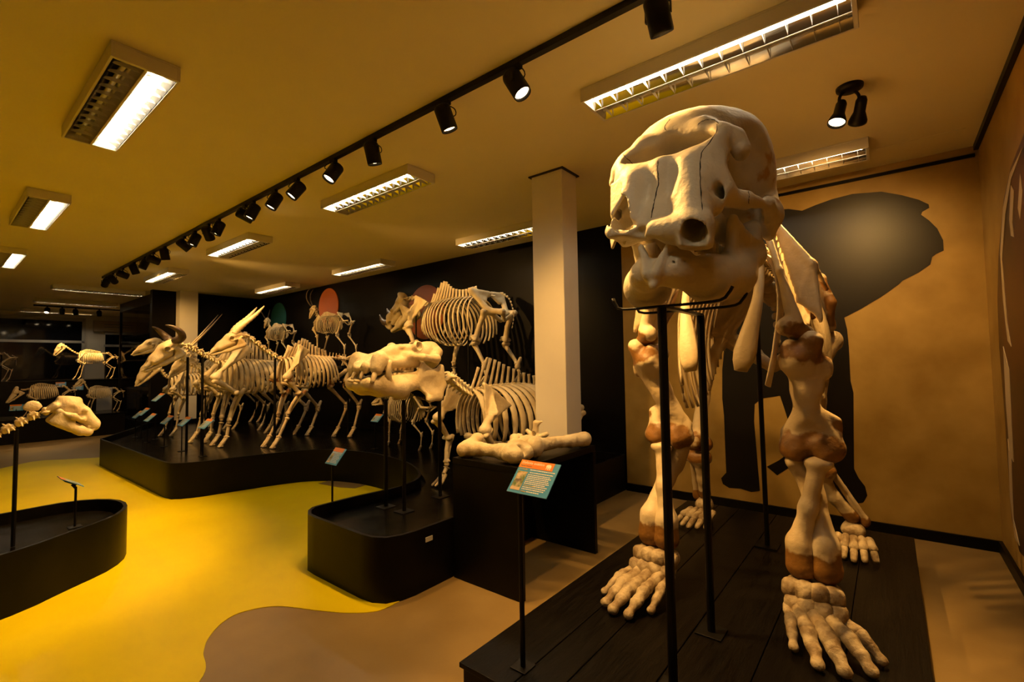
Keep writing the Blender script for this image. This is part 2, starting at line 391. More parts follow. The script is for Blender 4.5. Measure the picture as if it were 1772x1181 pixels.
# round wall discs behind the upper skeletons
def disc(name, cx, cz, r, mat, label):
    m = MB(); n = 48
    V = [(cx+r*math.cos(2*PI*i/n), YB-.001, cz+r*math.sin(2*PI*i/n)) for i in range(n)]+[(cx+r*math.cos(2*PI*i/n), YB-.02, cz+r*math.sin(2*PI*i/n)) for i in range(n)]
    m.add(V, [tuple(range(n-1, -1, -1)), tuple(range(n, 2*n))]+[(i, (i+1) % n, n+(i+1) % n, n+i) for i in range(n)])
    o = obj(name, m.mesh(name), mat); bevel(o, .003); return tag(o, label, 'wall disc', 'round discs on the black wall')
disc('wall_disc', -5.95, 2.36, .45, 'orange_disc', 'orange round disc on the wall behind the rhinoceros skeleton')
disc('wall_disc', -8.93, 2.72, .37, 'orange_disc', 'orange round disc behind the curved-horn antelope skeleton')
disc('wall_disc', -11.1, 2.62, .37, 'teal_disc', 'teal round disc on the wall behind the far small skeleton')

# far windows
wn = struct('window_1', (XF+.001, 1.0, 1.15), (XF+.03, 3.02, 2.98), 'dark_glass', 'dark night window band at the far end')
def wbar(par, lo, hi, m='grey_frame'): return box_obj('window_frame', lo, hi, m, par)
for z in (1.12, 2.30, 2.95): wbar(wn, (XF+.001, -2.9, z), (XF+.06, 3.06, z+(.10 if z > 2.9 else .07)))
wbar(wn, (XF+.001, 3.0, 1.12), (XF+.06, 3.08, 3.05)); wbar(wn, (XF+.001, -.8, 1.12), (XF+.06, -.74, 3.0))
box_obj('pane', (XF+.001, -2.9, 1.15), (XF+.028, 1.0, 2.98), 'dark_glass', wn)
wn2 = struct('window_2', (XF+.001, 3.55, 1.15), (XF+.03, 5.1, 2.60), 'dark_glass', 'dark window right of the pale far pier')
for z in (1.12, 2.20, 2.58): wbar(wn2, (XF+.001, 3.52, z), (XF+.06, 5.15, z+.07))
sb = box_obj('sign_board', (XF+.06, 3.25, 2.66), (XF+.12, 4.6, 3.0), 'tan_board'); tag(sb, 'tan name board high on the far pale pier', 'board')
for k in range(2): box_obj('text_line', (XF+.12, 3.5, 2.80+.08*k), (XF+.123, 4.2, 2.815+.08*k), 'ink_dark', sb)

# ---------------------------------------------------------------- ceiling lights
LOUV = None
def fixture(x, y, L_, lit, along, label, group='fluorescent ceiling lights'):
    """L_ long, .30 wide box light; lit: -1/+1 side with the burning tube; along: 0 = along x, 1 = along y"""
    global LOUV
    t = thing('ceiling_light', (x, y, H), label, 'ceiling light', group, rz=PI/2 if along else 0)
    hl, w, d = L_/2, .15, .085
    m = MB()
    m.box((-hl, -w, -.012), (hl, w, -.0005))
    m.box((-hl, -w, -d), (hl, -w+.012, -.012)); m.box((-hl, w-.012, -d), (hl, w, -.012))
    m.box((-hl, -w+.012, -d), (-hl+.02, w-.012, -.012)); m.box((hl-.02, -w+.012, -d), (hl, w-.012, -.012))
    m.box((-hl+.02, -.006, -d), (hl-.02, .006, -.012))
    bevel(obj('housing', m.mesh('housing'), 'white_metal', t), .002)
    for s in (-1, 1):
        c = s*.072; prof = [(c+q, -.028-q*q/.0768) for q in np.linspace(-.0645, .0645, 13)]
        V = [(xx, p[0], p[1]) for xx in (-hl+.022, hl-.022) for p in prof]; n = len(prof)
        me = mesh_np('reflector', V, [(i, i+1, n+i+1, n+i) for i in range(n-1)])
        obj('reflector', me, 'alu', t)
        tb = MB().tube([(-hl+.04, c, -.048), (hl-.04, c, -.048)], .013, 10)
        obj('tube', tb.mesh('tube', True), 'tube_on' if s == lit else 'tube_off', t)
        nb = 13
        if LOUV is None:
            lv = MB(); n2 = 8
            for sd in (0,):
                q = [(-.058, -.083), (-.02, -.083), (0, -.083), (.02, -.083), (.058, -.083), (.05, -.070), (.02, -.060), (0, -.058), (-.02, -.060), (-.05, -.070)]
            lv.add([(xx, a, b) for xx in (-.0006, .0006) for a, b in q], [tuple(range(len(q)-1, -1, -1)), tuple(range(len(q), 2*len(q)))]+[(i, (i+1) % len(q), len(q)+(i+1) % len(q), len(q)+i) for i in range(len(q))])
            LOUV = lv.mesh('louver'); LOUV.materials.append(M['louver'])
        for k in range(nb):
            obj('louver', LOUV, None, t, (-hl+.022+(L_-.044)*(k+.5)/nb, c, 0))
    return t
rows = [(-.67, .705, 1.34, 1, 0, 'ceiling light right above the viewpoint, first of the left row'),
        (-3.67, .705, 1.34, 1, 0, 'large ceiling light at upper left, nearest to the left edge'),
        (-6.72, .705, 1.38, 1, 0, 'ceiling light at left, second behind the nearest left one'),
        (-9.85, .725, 1.38, 1, 0, 'ceiling light cut by the left picture edge'),
        (-.73, 2.62, 1.36, -1, 0, 'large louvred ceiling light above the elephant skull'),
        (-3.73, 2.62, 1.36, -1, 0, 'ceiling light just right of the track, left of the near column'),
        (-6.79, 2.62, 1.36, -1, 0, 'ceiling light beside the middle of the spotlight track'),
        (-9.88, 2.64, 1.36, -1, 0, 'ceiling light near the far end of the spotlight track'),
        (-.73, 4.56, 1.34, -1, 0, 'ceiling light by the mural wall, behind the elephant skull'),
        (-3.80, 4.57, 1.34, -1, 0, 'ceiling light partly hidden behind the near column'),
        (-6.83, 4.57, 1.38, -1, 0, 'ceiling light by the black wall above the rhinoceros'),
        (-9.88, 4.57, 1.36, -1, 0, 'ceiling light by the black wall above the curved-horn antelope'),
        (-12.62, 2.26, 1.44, 1, 1, 'far crosswise ceiling light, nearest of the three in a row'),
        (-15.3, 2.33, 1.50, 1, 1, 'far crosswise ceiling light, middle of the three'),
        (-17.95, 2.33, 1.45, 1, 1, 'far crosswise ceiling light, hindmost by the windows')]
for r in rows: fixture(*r)

# ---------------------------------------------------------------- spotlight track
TY = 2.0
tr = thing('track', (-5.2, TY, H), 'long black lighting track running across the ceiling', 'lighting track')
box_obj('rail', (-5.75, -.018, -.034), (5.6, .018, -.0005), 'metal_black', tr); box_obj('end_cap', (-5.77, -.02, -.036), (-5.75, .02, -.0005), 'metal_black', tr)
_sp = {}
def spot(x, target, label, y=TY, z=H-.034, power=SPOT_W, size=62, lit=True, name='track_spotlight', r=.042, ln=.125, group='black spotlights on the ceiling track', blend=.7):
    t = thing(name, (x, y, z), label, 'spotlight', group)
    drop = .10
    if 'ad' not in _sp:
        _sp['ad'] = MB().box((-.035, -.014, -.022), (.035, .014, 0)).mesh('adapter'); _sp['ad'].materials.append(M['metal_black'])
        b = MB()
        b.tube([(0, 0, -.02), (0, 0, -.045)], .008, 8)
        b.tube([(-.058, 0, -drop-.012), (-.058, 0, -.062), (-.02, 0, -.045), (.02, 0, -.045), (.058, 0, -.062), (.058, 0, -drop-.012)], [(.003, .010)]*6, 8, ex=(1, 0, 0))
        _sp['br'] = b.mesh('bracket'); _sp['br'].materials.append(M['metal_black'])
        # head: lathe along -z
        prof = [(0, .062), (.028, .062), (.038, .056), (.042, .045), (.042, -.055), (.0405, -.063), (.037, -.063), (.035, -.05), (.033, -.046)]
        V = []; n = 20
        for a, zz in prof: V += [(a*math.cos(2*PI*k/n), a*math.sin(2*PI*k/n), zz) for k in range(n)]
        Fc = [(i*n+k, i*n+(k+1) % n, (i+1)*n+(k+1) % n, (i+1)*n+k) for i in range(len(prof)-1) for k in range(n)]
        _sp['hd'] = mesh_np('head', V, Fc); _sp['hd'].materials.append(M['metal_black'])
        V = [(.034*math.cos(2*PI*k/n), .034*math.sin(2*PI*k/n), -.049) for k in range(n)]
        for q in ('lens_on', 'lens_dim'):
            _sp[q] = mesh_np('lens', V, [tuple(range(n-1, -1, -1))], False); _sp[q].materials.append(M[q])
        _sp['cb'] = MB().tube(spline([(.01, .012, -.02), (.03, .05, -.045), (.02, .06, -.075), (0, .03, -.09)], 10), .0035, 6).mesh('cable', True); _sp['cb'].materials.append(M['metal_black'])
    d = Vector(target)-Vector((x, y, z-drop)); d.normalize()
    rz = math.atan2(d.y, d.x)+PI/2
    obj('adapter', _sp['ad'], None, t)
    b = obj('bracket', _sp['br'], None, t); b.rotation_euler = (0, 0, rz)
    c = obj('cable', _sp['cb'], None, t); c.rotation_euler = (0, 0, rz+PI)
    hd = obj('head', _sp['hd'], None, t, (0, 0, -drop)); hd.scale = (1.25,)*3; hd.rotation_mode = 'QUATERNION'; hd.rotation_quaternion = d.to_track_quat('-Z', 'Y')
    obj('lens', _sp['lens_on' if lit else 'lens_dim'], None, hd)
    if lit:
        ld = bpy.data.lights.new('spot_beam', 'SPOT'); ld.energy = power; ld.color = SPOT_COL; ld.spot_size = math.radians(size); ld.spot_blend = blend; ld.shadow_soft_size = .03
        lo = bpy.data.objects.new('spot_beam', ld); COL.objects.link(lo); lo.parent = hd; lo.location = (0, 0, -.055)
    return t
ord_ = ['first', 'second', 'third', 'fourth', 'fifth', 'sixth', 'seventh', 'eighth', 'ninth', 'tenth', 'eleventh', 'twelfth', 'thirteenth', 'fourteenth', 'fifteenth', 'sixteenth', 'seventeenth', 'eighteenth', 'nineteenth', 'twentieth']
SP = [(-.74, (-.72, 2.35, 2.4), .30, 1, 60), (-1.54, (-.66, 2.25, 1.4), 1.25, 1, 88), (-2.10, (-1.75, 2.8, .8), .78, 1, 112), (-2.86, (-2.9, 2.5, 1.3), .55, 1), (-3.38, (-3.75, .5, .5), .7, 1),
      (-3.97, (-4.55, .55, .9), .6, 1), (-4.38, (-4.9, .7, .3), .6, 1), (-4.84, (-5.3, .8, .2), .6, 1), (-5.02, (-4.6, 4.6, 2.0), 1.2, 1), (-5.70, (-6.1, 1.0, .2), .6, 1),
      (-6.0, (-6.9, 3.0, 1.5), .7, 1), (-6.42, (-6.7, .9, .2), .6, 1), (-6.79, (-6.6, 3.9, 1.5), .7, 1), (-7.53, (-7.7, 2.3, 1.6), .6, 1), (-8.03, (-8.1, 4.6, 2.3), .9, 1),
      (-8.45, (-8.8, 1.0, .2), .6, 1), (-8.99, (-9.3, 2.7, 1.5), .6, 1), (-9.65, (-9.9, 4.7, 2.2), .6, 1), (-10.28, (-11.8, 3.4, 1.9), .7, 1), (-10.77, (-13.5, 1.8, 1.0), .6, 1)]
for i, (x, tg, pw, lit, *sz) in enumerate(SP):
    spot(x, tg, 'black track spotlight, %s along the track from the right' % ord_[i], power=SPOT_W*pw, lit=bool(lit), size=sz[0] if sz else 62)
# far track by the windows
t2 = thing('track', (-16.8, 2.55, H), 'short far lighting track in front of the windows', 'lighting track')
box_obj('rail', (-.018, -.8, -.034), (.018, .9, -.0005), 'metal_black', t2); box_obj('end_cap', (-.02, -.82, -.036), (.02, -.8, -.0005), 'metal_black', t2)
for i, (y, tg) in enumerate(((1.98, (-15.2, 1.3, .6)), (2.26, (-17.4, 2.3, 1.5)), (2.52, (-17.4, 2.8, 1.5)), (3.0, (-17.3, 3.2, 1.5)))):
    spot(-16.8, tg, 'black spotlight on the far window track, %s from the left' % ord_[i], y=y, power=SPOT_W*.6, group='spotlights on the far track')
# twin spotlight on the ceiling over the elephant
tw = thing('twin_spotlight', (-.126, 3.52, H), 'twin-headed black spotlight on the ceiling by the right wall', 'spotlight')
def lathe(prof, n=20):
    V = []
    for a, zz in prof: V += [(a*math.cos(2*PI*k/n), a*math.sin(2*PI*k/n), zz) for k in range(n)]
    return V, [(i*n+k, i*n+(k+1) % n, (i+1)*n+(k+1) % n, (i+1)*n+k) for i in range(len(prof)-1) for k in range(n)]
obj('ceiling_plate', mesh_np('ceiling_plate', *lathe([(0, -.03), (.05, -.03), (.07, -.018), (.072, -.0005), (0, -.0005)])), 'metal_black', tw)
for k, (dx, dy, tg) in enumerate(((-.055, -.01, (-.45, 3.05, 1.7)), (.045, .035, (-.45, 4.9, 1.9)))):
    d = Vector(tg)-Vector((-.126+dx, 3.52+dy, H-.13)); d.normalize()
    hd = obj('head', mesh_np('head', *lathe([(0, .075), (.022, .07), (.03, .05), (.031, -.02), (.04, -.045), (.05, -.075), (.05, -.09), (.047, -.09), (.043, -.075), (.03, -.055)])), 'metal_black', tw, (dx, dy, -.14))
    hd.rotation_mode = 'QUATERNION'; hd.rotation_quaternion = d.to_track_quat('-Z', 'Y')
    ln = obj('lens', mesh_np('lens', [(.044*math.cos(2*PI*i/20), .044*math.sin(2*PI*i/20), -.075) for i in range(20)], [tuple(range(19, -1, -1))], False), 'lens_on', hd)
    b = MB().tube(spline([(dx*.4, dy*.4, -.02), (dx*.9, dy, -.05), (dx, dy, -.09)], 8), .009, 8); obj('arm', b.mesh('arm', True), 'metal_black', tw)
    ld = bpy.data.lights.new('spot_beam', 'SPOT'); ld.energy = SPOT_W*(1.5 if k == 0 else .55); ld.color = SPOT_COL; ld.spot_size = math.radians(80 if k == 0 else 105); ld.spot_blend = .8; ld.shadow_soft_size = .04
    lo = bpy.data.objects.new('spot_beam', ld); COL.objects.link(lo); lo.parent = hd; lo.location = (0, 0, -.085)

# ---------------------------------------------------------------- platforms
def offset(poly, d):
    P = np.asarray(poly, float); n = len(P); A = .5*np.sum(P[:, 0]*np.roll(P[:, 1], -1)-np.roll(P[:, 0], -1)*P[:, 1]); s = 1 if A > 0 else -1
    T1 = P-np.roll(P, 1, 0); T2 = np.roll(P, -1, 0)-P
    n1 = np.stack([-T1[:, 1], T1[:, 0]], -1); n2 = np.stack([-T2[:, 1], T2[:, 0]], -1)
    n1 /= np.linalg.norm(n1, axis=1)[:, None]+1e-9; n2 /= np.linalg.norm(n2, axis=1)[:, None]+1e-9
    b = n1+n2; b /= np.linalg.norm(b, axis=1)[:, None]+1e-9; c = np.maximum((b*n1).sum(1), .5)
    return P+s*b*(d/c)[:, None]
def basin(name, poly, label, zr=.41, zd=.33, gap=.07, wall=.025):
    P = np.asarray(poly, float); c = P.mean(0); loc = (c[0], c[1], 0)
    t = thing(name, loc, label, 'platform')
    A = P-c; B = offset(A, wall); D = offset(A, gap); n = len(A)
    V = [(p[0], p[1], 0) for p in A]+[(p[0], p[1], zr) for p in A]+[(p[0], p[1], zr) for p in B]+[(p[0], p[1], .0) for p in B]
    Fc = []
    for i in range(n):
        j = (i+1) % n
        for a, b in ((0, 1), (1, 2), (2, 3)): Fc.append((a*n+i, a*n+j, b*n+j, b*n+i))
    me = mesh_np('rim', V, Fc, False); o = obj('rim', me, 'black', t)
    bm = bmesh.new(); bm.from_mesh(me); bmesh.ops.recalc_face_normals(bm, faces=bm.faces); bm.to_mesh(me); bm.free()
    me.polygons.foreach_set('use_smooth', np.ones(len(me.polygons), bool)); me.set_sharp_from_angle(angle=.6)
    obj('deck', MB().prism([tuple(p) for p in D], zd-.04, zd).mesh('deck'), 'deck', t)
    obj('deck_base', MB().prism([tuple(p) for p in offset(A, wall+.004)], .01, zd-.06).mesh('deck_base'), 'black', t)
    return t
bay = list(map(tuple, spline([(-3.55, 1.98), (-3.54, 2.3), (-3.50, 2.7), (-3.60, 3.0), (-3.85, 3.22), (-4.30, 3.42), (-5.0, 3.52), (-5.6, 3.42), (-5.95, 3.2), (-6.12, 2.85), (-6.22, 2.45), (-6.32, 2.05), (-6.40, 1.90)], 48)))
outline = [(-2.47, 5.18), (-2.47, 2.05), (-2.485, 1.95), (-2.53, 1.86), (-2.61, 1.815), (-2.72, 1.80), (-3.28, 1.80), (-3.40, 1.81), (-3.49, 1.86), (-3.54, 1.92)]+bay+[(-6.48, 1.825), (-6.62, 1.80), (-6.8, 1.795), (-9.7, 1.78), (-9.80, 1.80), (-9.86, 1.85), (-11.4, 2.72), (-11.78, 2.93), (-11.78, 5.18)]
plat = basin('display_platform', outline, 'long winding black platform carrying the hippopotamus and the horned herd')
o = box_obj('rim_plate', (-2.468, 2.13, .315), (-2.462, 2.19, .345), 'white_metal', None); o.data.transform(Matrix.Translation(-plat.location)); o.parent = plat
lp = list(map(tuple, spline([(-4.05, -2.2), (-4.05, -1.2), (-4.12, -.3), (-4.24, .34), (-4.43, .66), (-4.62, .93), (-4.86, 1.07), (-5.14, 1.09), (-5.36, .98), (-5.48, .78), (-5.47, .5), (-5.45, 0), (-5.45, -1.0), (-5.45, -2.2)], 60)))
lplat = basin('display_platform', lp, 'oval black platform at left carrying the big predator skeleton', .39, .31)
# elephant platform: planks
ep = thing('elephant_platform', (-.72, 2.97, 0), 'low black plank platform under the elephant skeleton', 'platform')
xs = [-1.525, -1.25, -1.08, -.793, -.493, -.206, .0835]; Y0, Y1, HP = 1.50, 4.49, .20
for a, b in zip(xs[:-1], xs[1:]):
    bevel(box_obj('plank', (a+.72+.002, Y0-2.97, HP-.022), (b+.72-.002, Y1-2.97, HP), 'plank', ep), .003)
box_obj('frame', (-1.51+.72, Y0-2.97+.015, .0), (.07+.72, Y1-2.97-.015, HP-.0225), 'plank', ep)
# bench with bones
bn = thing('bone_bench', (-2.16, 2.87, 0), 'black waterfall bench holding loose limb bones before the column', 'bench')
bx0, bx1, by0, by1, bz = -.30, .305, -.49, .49, .835
bevel(box_obj('top', (bx0, by0, bz-.045), (bx1, by1, bz), 'black', bn), .003)
bevel(box_obj('leg_panel', (bx0, by0, 0), (bx1, by0+.04, bz-.0455), 'black', bn), .003)
bevel(box_obj('leg_panel', (bx0, by1-.04, 0), (bx1, by1, bz-.0455), 'black', bn), .003)
# raised shelves along the black wall
def shelf(lo, hi, label):
    c = ((lo[0]+hi[0])/2, (lo[1]+hi[1])/2, lo[2]); t = thing('wall_shelf', c, label, 'shelf')
    bevel(box_obj('board', (lo[0]-c[0], lo[1]-c[1], 0), (hi[0]-c[0], hi[1]-c[1], hi[2]-lo[2]), 'deck', t), .003)
    for x in np.linspace(lo[0]+.15, hi[0]-.15, 4): box_obj('bracket', (x-c[0]-.02, hi[1]-c[1]-.45, -.05), (x-c[0]+.02, hi[1]-c[1], 0), 'black', t)
shelf((-6.65, 4.12, 1.16), (-3.55, YB-.002, 1.22), 'black wall shelf under the rhinoceros skeleton')
shelf((-11.75, 4.52, 1.44), (-7.36, YB-.002, 1.50), 'black wall shelf under the two small horned skeletons')
# glass case
gc = thing('glass_case', (-13.75, 3.9, 0), 'tall dark glass display case beside the far column', 'display case')
gx0, gx1, gy0, gy1 = -1.62, 1.50, -.75, .6
box_obj('plinth', (gx0, gy0, 0), (gx1, gy1, .30), 'black', gc); box_obj('top', (gx0, gy0, 2.95), (gx1, gy1, H-.003), 'black', gc)
box_obj('back_panel', (gx0, gy1-.03, .30), (gx1, gy1, 2.95), 'black', gc)
for x in (gx0, gx1-.05): box_obj('post', (x, gy0, .30), (x+.05, gy0+.05, 2.95), 'black', gc)
box_obj('side_panel', (gx1-.04, gy0+.05, .30), (gx1, gy1-.03, 2.95), 'black', gc)
for k in range(2):
    a = gx0+.05+k*(gx1-gx0-.10)/2; box_obj('pane', (a+.004, gy0+.012, .302), (a+(gx1-gx0-.10)/2-.004, gy0+.02, 2.948), 'glass', gc)
box_obj('pane', (gx0+.012, gy0+.05, .302), (gx0+.02, gy1-.03, 2.948), 'glass', gc)
for z in (1.0, 1.7, 2.3): box_obj('shelf', (gx0+.03, gy0+.10, z), (gx1-.045, gy1-.035, z+.02), 'black', gc)
# far display plinths
fp = thing('display_plinth', (-17.4, 2.0, 0), 'far black plinth below the windows', 'platform')
bevel(box_obj('body', (-.7, -4.2, 0), (.7, 2.5, 1.20), 'black', fp), .004); bevel(box_obj('top', (-.72, -4.22, 1.2005), (.72, 2.52, 1.24), 'deck', fp), .004)
fp2 = thing('display_plinth', (-14.6, 1.6, 0), 'low far black plinth under the boar-like skeleton', 'platform')
bevel(box_obj('body', (-.55, -3.0, 0), (.55, 1.42, .47), 'black', fp2), .004); bevel(box_obj('top', (-.57, -3.02, .4705), (.57, 1.44, .50), 'deck', fp2), .004)
pb = box_obj('info_panel', (-15.3, 2.72, .02), (-15.24, 3.02, 1.05), 'pale_board'); tag(pb, 'pale blue upright panel behind the small far calf skeleton', 'panel')
# ---------------------------------------------------------------- elephant skeleton
EX = -.72; EO = np.array([EX, 3.1, HP])
ele = thing('elephant_skeleton', tuple(EO), 'huge mounted elephant skeleton standing on the plank platform', 'skeleton')
def ebone(name, ops, vox=.009, mat='bone_ele', spots=None, rough=.0015, rs=70., sm=1, label=None, par=None):
    """ops in coordinates (lateral from the middle plane, world y, world z)"""
    V, Fc = sdf(ops, vox, rough, rs)
    if sm: V = relax(V, Fc, sm)
    sp = [((c[0], c[1], c[2]), r, w) for c, r, w in (spots or [])]
    me = mesh_np(name, V-np.array([0, 3.1, HP]), Fc)
    if sp: stain_attr(me, V, sp)
    o = obj(name, me, mat, par or ele)
    if label: o['label'] = label
    return o
def mirx(ops, s):
    """turn ops written for the +side into the given side"""
    def f(p): return (p[0]*s, p[1], p[2])
    out = []
    for op in ops:
        k = op[0].lower()
        if k == 'c': out.append((op[0], f(op[1]), f(op[2]))+tuple(op[3:]))
        elif k == 'e': out.append((op[0], f(op[1]))+tuple(op[2:4])+(((op[4][0], op[4][1]*(s if op[4][0] == 'X' else s)) if False else op[4],) if len(op) > 4 else ()))
        else: out.append((op[0], f(op[1]), f(op[2]), f(op[3]))+tuple(op[4:]))
    return out
SK = .02   # skull sits a little right of the middle plane
def sx(ops):
    return ops
# --- cranium
cr = [('e', (0, 2.44, 2.37), (.325, .25, .26), .02),
      ('|e', (.13, 2.34, 2.475), (.19, .24, .175), .06),
      ('e', (0, 2.19, 2.50), (.22, .16, .145), .08),
      ('|c', (.0, 2.05, 2.485), (.13, 2.03, 2.465), .045, .045, .06),          # brow over the nose
      ('|c', (.13, 2.03, 2.465), (.21, 2.0, 2.40), .045, .045, .04),
      ('|c', (.20, 2.00, 2.41), (.25, 2.02, 2.39), .045, .036, .03),
      ('|c', (.25, 2.02, 2.39), (.272, 2.04, 2.335), .036, .040, .02),        # postorbital knob
      ('|e', (.278, 2.04, 2.335), (.030, .045, .048), .015), ('|e', (.245, 2.0, 2.285), (.018, .02, .022), .02),
      ('c', (0, 2.04, 2.24), (0, 2.15, 2.12), .14, .14, .06),                # face core
      ('|t', (0, 1.885, 2.292), (.16, 1.93, 2.31), (.15, 1.825, 2.02), .042, .03), ('|t', (0, 1.885, 2.292), (0, 1.80, 2.03), (.15, 1.825, 2.02), .038, .03),   # face plates
      ('|c', (.115, 1.885, 2.26), (.150, 1.785, 2.02), .058, .062, .04),      # tusk sheaths
      ('c', (.01, 1.78, 2.0), (.165, 1.77, 1.985), .052, .062, .02), ('c', (.165, 1.77, 1.985), (.16, 1.76, 1.93), .06, .062, .02), ('c', (-.03, 1.80, 2.02), (-.15, 1.84, 2.03), .035, .04, .02),
      ('|c', (.15, 1.94, 2.30), (.185, 1.90, 2.10), .055, .045, .05),
      ('|c', (.19, 1.955, 2.36), (.215, 1.945, 2.17), .045, .045, .04),          # lacrimal pillar
      ('|c', (.20, 1.95, 2.15), (.265, 2.07, 2.145), .048, .034, .03),        # zygomatic arch
      ('|c', (.265, 2.07, 2.145), (.305, 2.24, 2.165), .034, .036, .02),
      ('|e', (.288, 2.15, 2.18), (.02, .03, .042), .02),
      ('|c', (.305, 2.24, 2.165), (.30, 2.36, 2.14), .040, .046, .025),
      ('|e', (.312, 2.36, 2.18), (.036, .045, .045), .02), ('|c', (.30, 2.37, 2.14), (.295, 2.38, 2.06), .040, .028, .02),
      ('|c', (.29, 2.40, 2.15), (.24, 2.5, 2.25), .06, .08, .05),
      ('|c', (.10, 1.99, 2.08), (.12, 2.28, 2.08), .055, .068, .05),          # maxilla with molars
      ('c', (0, 2.45, 2.12), (0, 2.58, 2.18), .15, .12, .06),
      # carving
      ('|E', (.05, 1.955, 2.40), (.125, .115, .042), .022),       # wide nasal opening
      ('|E', (.155, 1.955, 2.385), (.045, .06, .024), .02),
      ('C', (0, 1.93, 2.43), (0, 2.16, 2.36), .062, .05, .03),
      ('|E', (.042, 1.80, 2.235), (.034, .048, .09), .03),
      ('C', (0, 1.83, 2.33), (0, 1.75, 2.10), .006, .012, .015),          # groove between the sheaths
      ('|E', (.315, 1.985, 2.255), (.095, .075, .07), .025),                  # orbit
      ('|E', (.335, 2.17, 2.35), (.115, .11, .16), .06),                      # temporal hollow
      ('|E', (.25, 2.22, 2.17), (.045, .13, .09), .03),                    # opening behind the arch
      ('|E', (.215, 1.92, 2.145), (.014, .09, .034), .012),     # infraorbital hole
      ('E', (.10, 1.76, 1.825), (.22, .2, .09), .012),
      ('C', (.172, 1.69, 1.915), (.150, 1.83, 2.06), .050, .038, .008),       # open right socket
      ('E', (-.150, 1.84, 2.10), (.055, .13, .095), .008),                   # broken left socket
      ('E', (-.20, 1.84, 2.20), (.05, .09, .07), .010), ('E', (-.125, 1.77, 2.05), (.035, .06, .04), .008),
      ('E', (-.13, 1.74, 1.905), (.16, .2, .095), .01), ('E', (-.27, 1.80, 1.98), (.10, .14, .06), .02),
      ('E', (-.055, 1.74, 2.01), (.035, .05, .03), .008), ('E', (-.085, 1.75, 2.05), (.02, .04, .02), .006), ('E', (-.02, 1.74, 2.06), (.012, .04, .03), .006),
      ('E', (0, 2.0, 1.93), (.05, .3, .07), .03)]
SKULLS = [((.30, 2.45, 2.3), (.2, .25, .3), .42), ((-.30, 2.45, 2.3), (.2, .25, .3), .42)]
for i in range(len(cr)):
    pass
skull = ebone('skull', cr, .0075, 'skull_ele', SKULLS, rough=.0022, rs=48, sm=1, label='massive elephant cranium with hollow tusk sockets')
skull.location = (SK, 0, 0)
# broken plate of bone over the left socket, and suture cracks
fl = [('t', (-.225, 1.885, 2.275), (-.13, 1.835, 2.225), (-.205, 1.835, 2.13), .008, .004), ('t', (-.225, 1.885, 2.275), (-.17, 1.865, 2.285), (-.13, 1.835, 2.225), .008, .004)]
ebone('bone_flake', fl, .005, 'skull_ele', None, 0, par=skull, label='broken plate of bone over the left tusk socket').location = (0, 0, 0)
fl2 = [('t', (-.245, 1.89, 2.08), (-.17, 1.83, 2.05), (-.21, 1.84, 1.985), .006, .004), ('t', (-.17, 1.83, 2.05), (-.11, 1.80, 2.03), (-.14, 1.81, 1.985), .006, .004)]
ebone('bone_flake', fl2, .005, 'skull_ele', None, 0, par=skull)
# suture cracks traced over the skull surface
bpy.context.view_layer.update()
def crack(pts, r=.0022):
    out = []
    for p in spline(pts, 26):
        hit, co, no, _ = skull.ray_cast(Vector((p[0], 1.2-3.1, p[1]-HP)), Vector((0, 1, 0)))
        if hit: out.append(np.array(co)+np.array((random.uniform(-.0015, .0015), .0002, random.uniform(-.0015, .0015))))
    if len(out) > 3:
        V, Fc = sweep(out, [r*(.4+.6*random.random()) for _ in out], 5); obj('suture_crack', mesh_np('suture_crack', V, Fc), 'crack', skull)
crack([(0, 2.31), (.003, 2.2), (-.004, 2.1), (-.008, 2.06)], .003)
crack([(.20, 2.44), (.205, 2.40), (.19, 2.35), (.165, 2.30), (.168, 2.22), (.18, 2.12), (.197, 2.03)], .003)
crack([(.12, 2.47), (.14, 2.48), (.18, 2.475), (.205, 2.44)], .002)
crack([(.285, 2.17), (.29, 2.15), (.285, 2.12)], .002)
crack([(-.235, 2.24), (-.18, 2.22), (-.135, 2.17), (-.15, 2.12)], .003)
crack([(-.02, 2.57), (-.03, 2.53), (-.02, 2.50)], .002)
crack([(-.20, 2.43), (-.18, 2.40), (-.17, 2.36)], .002)
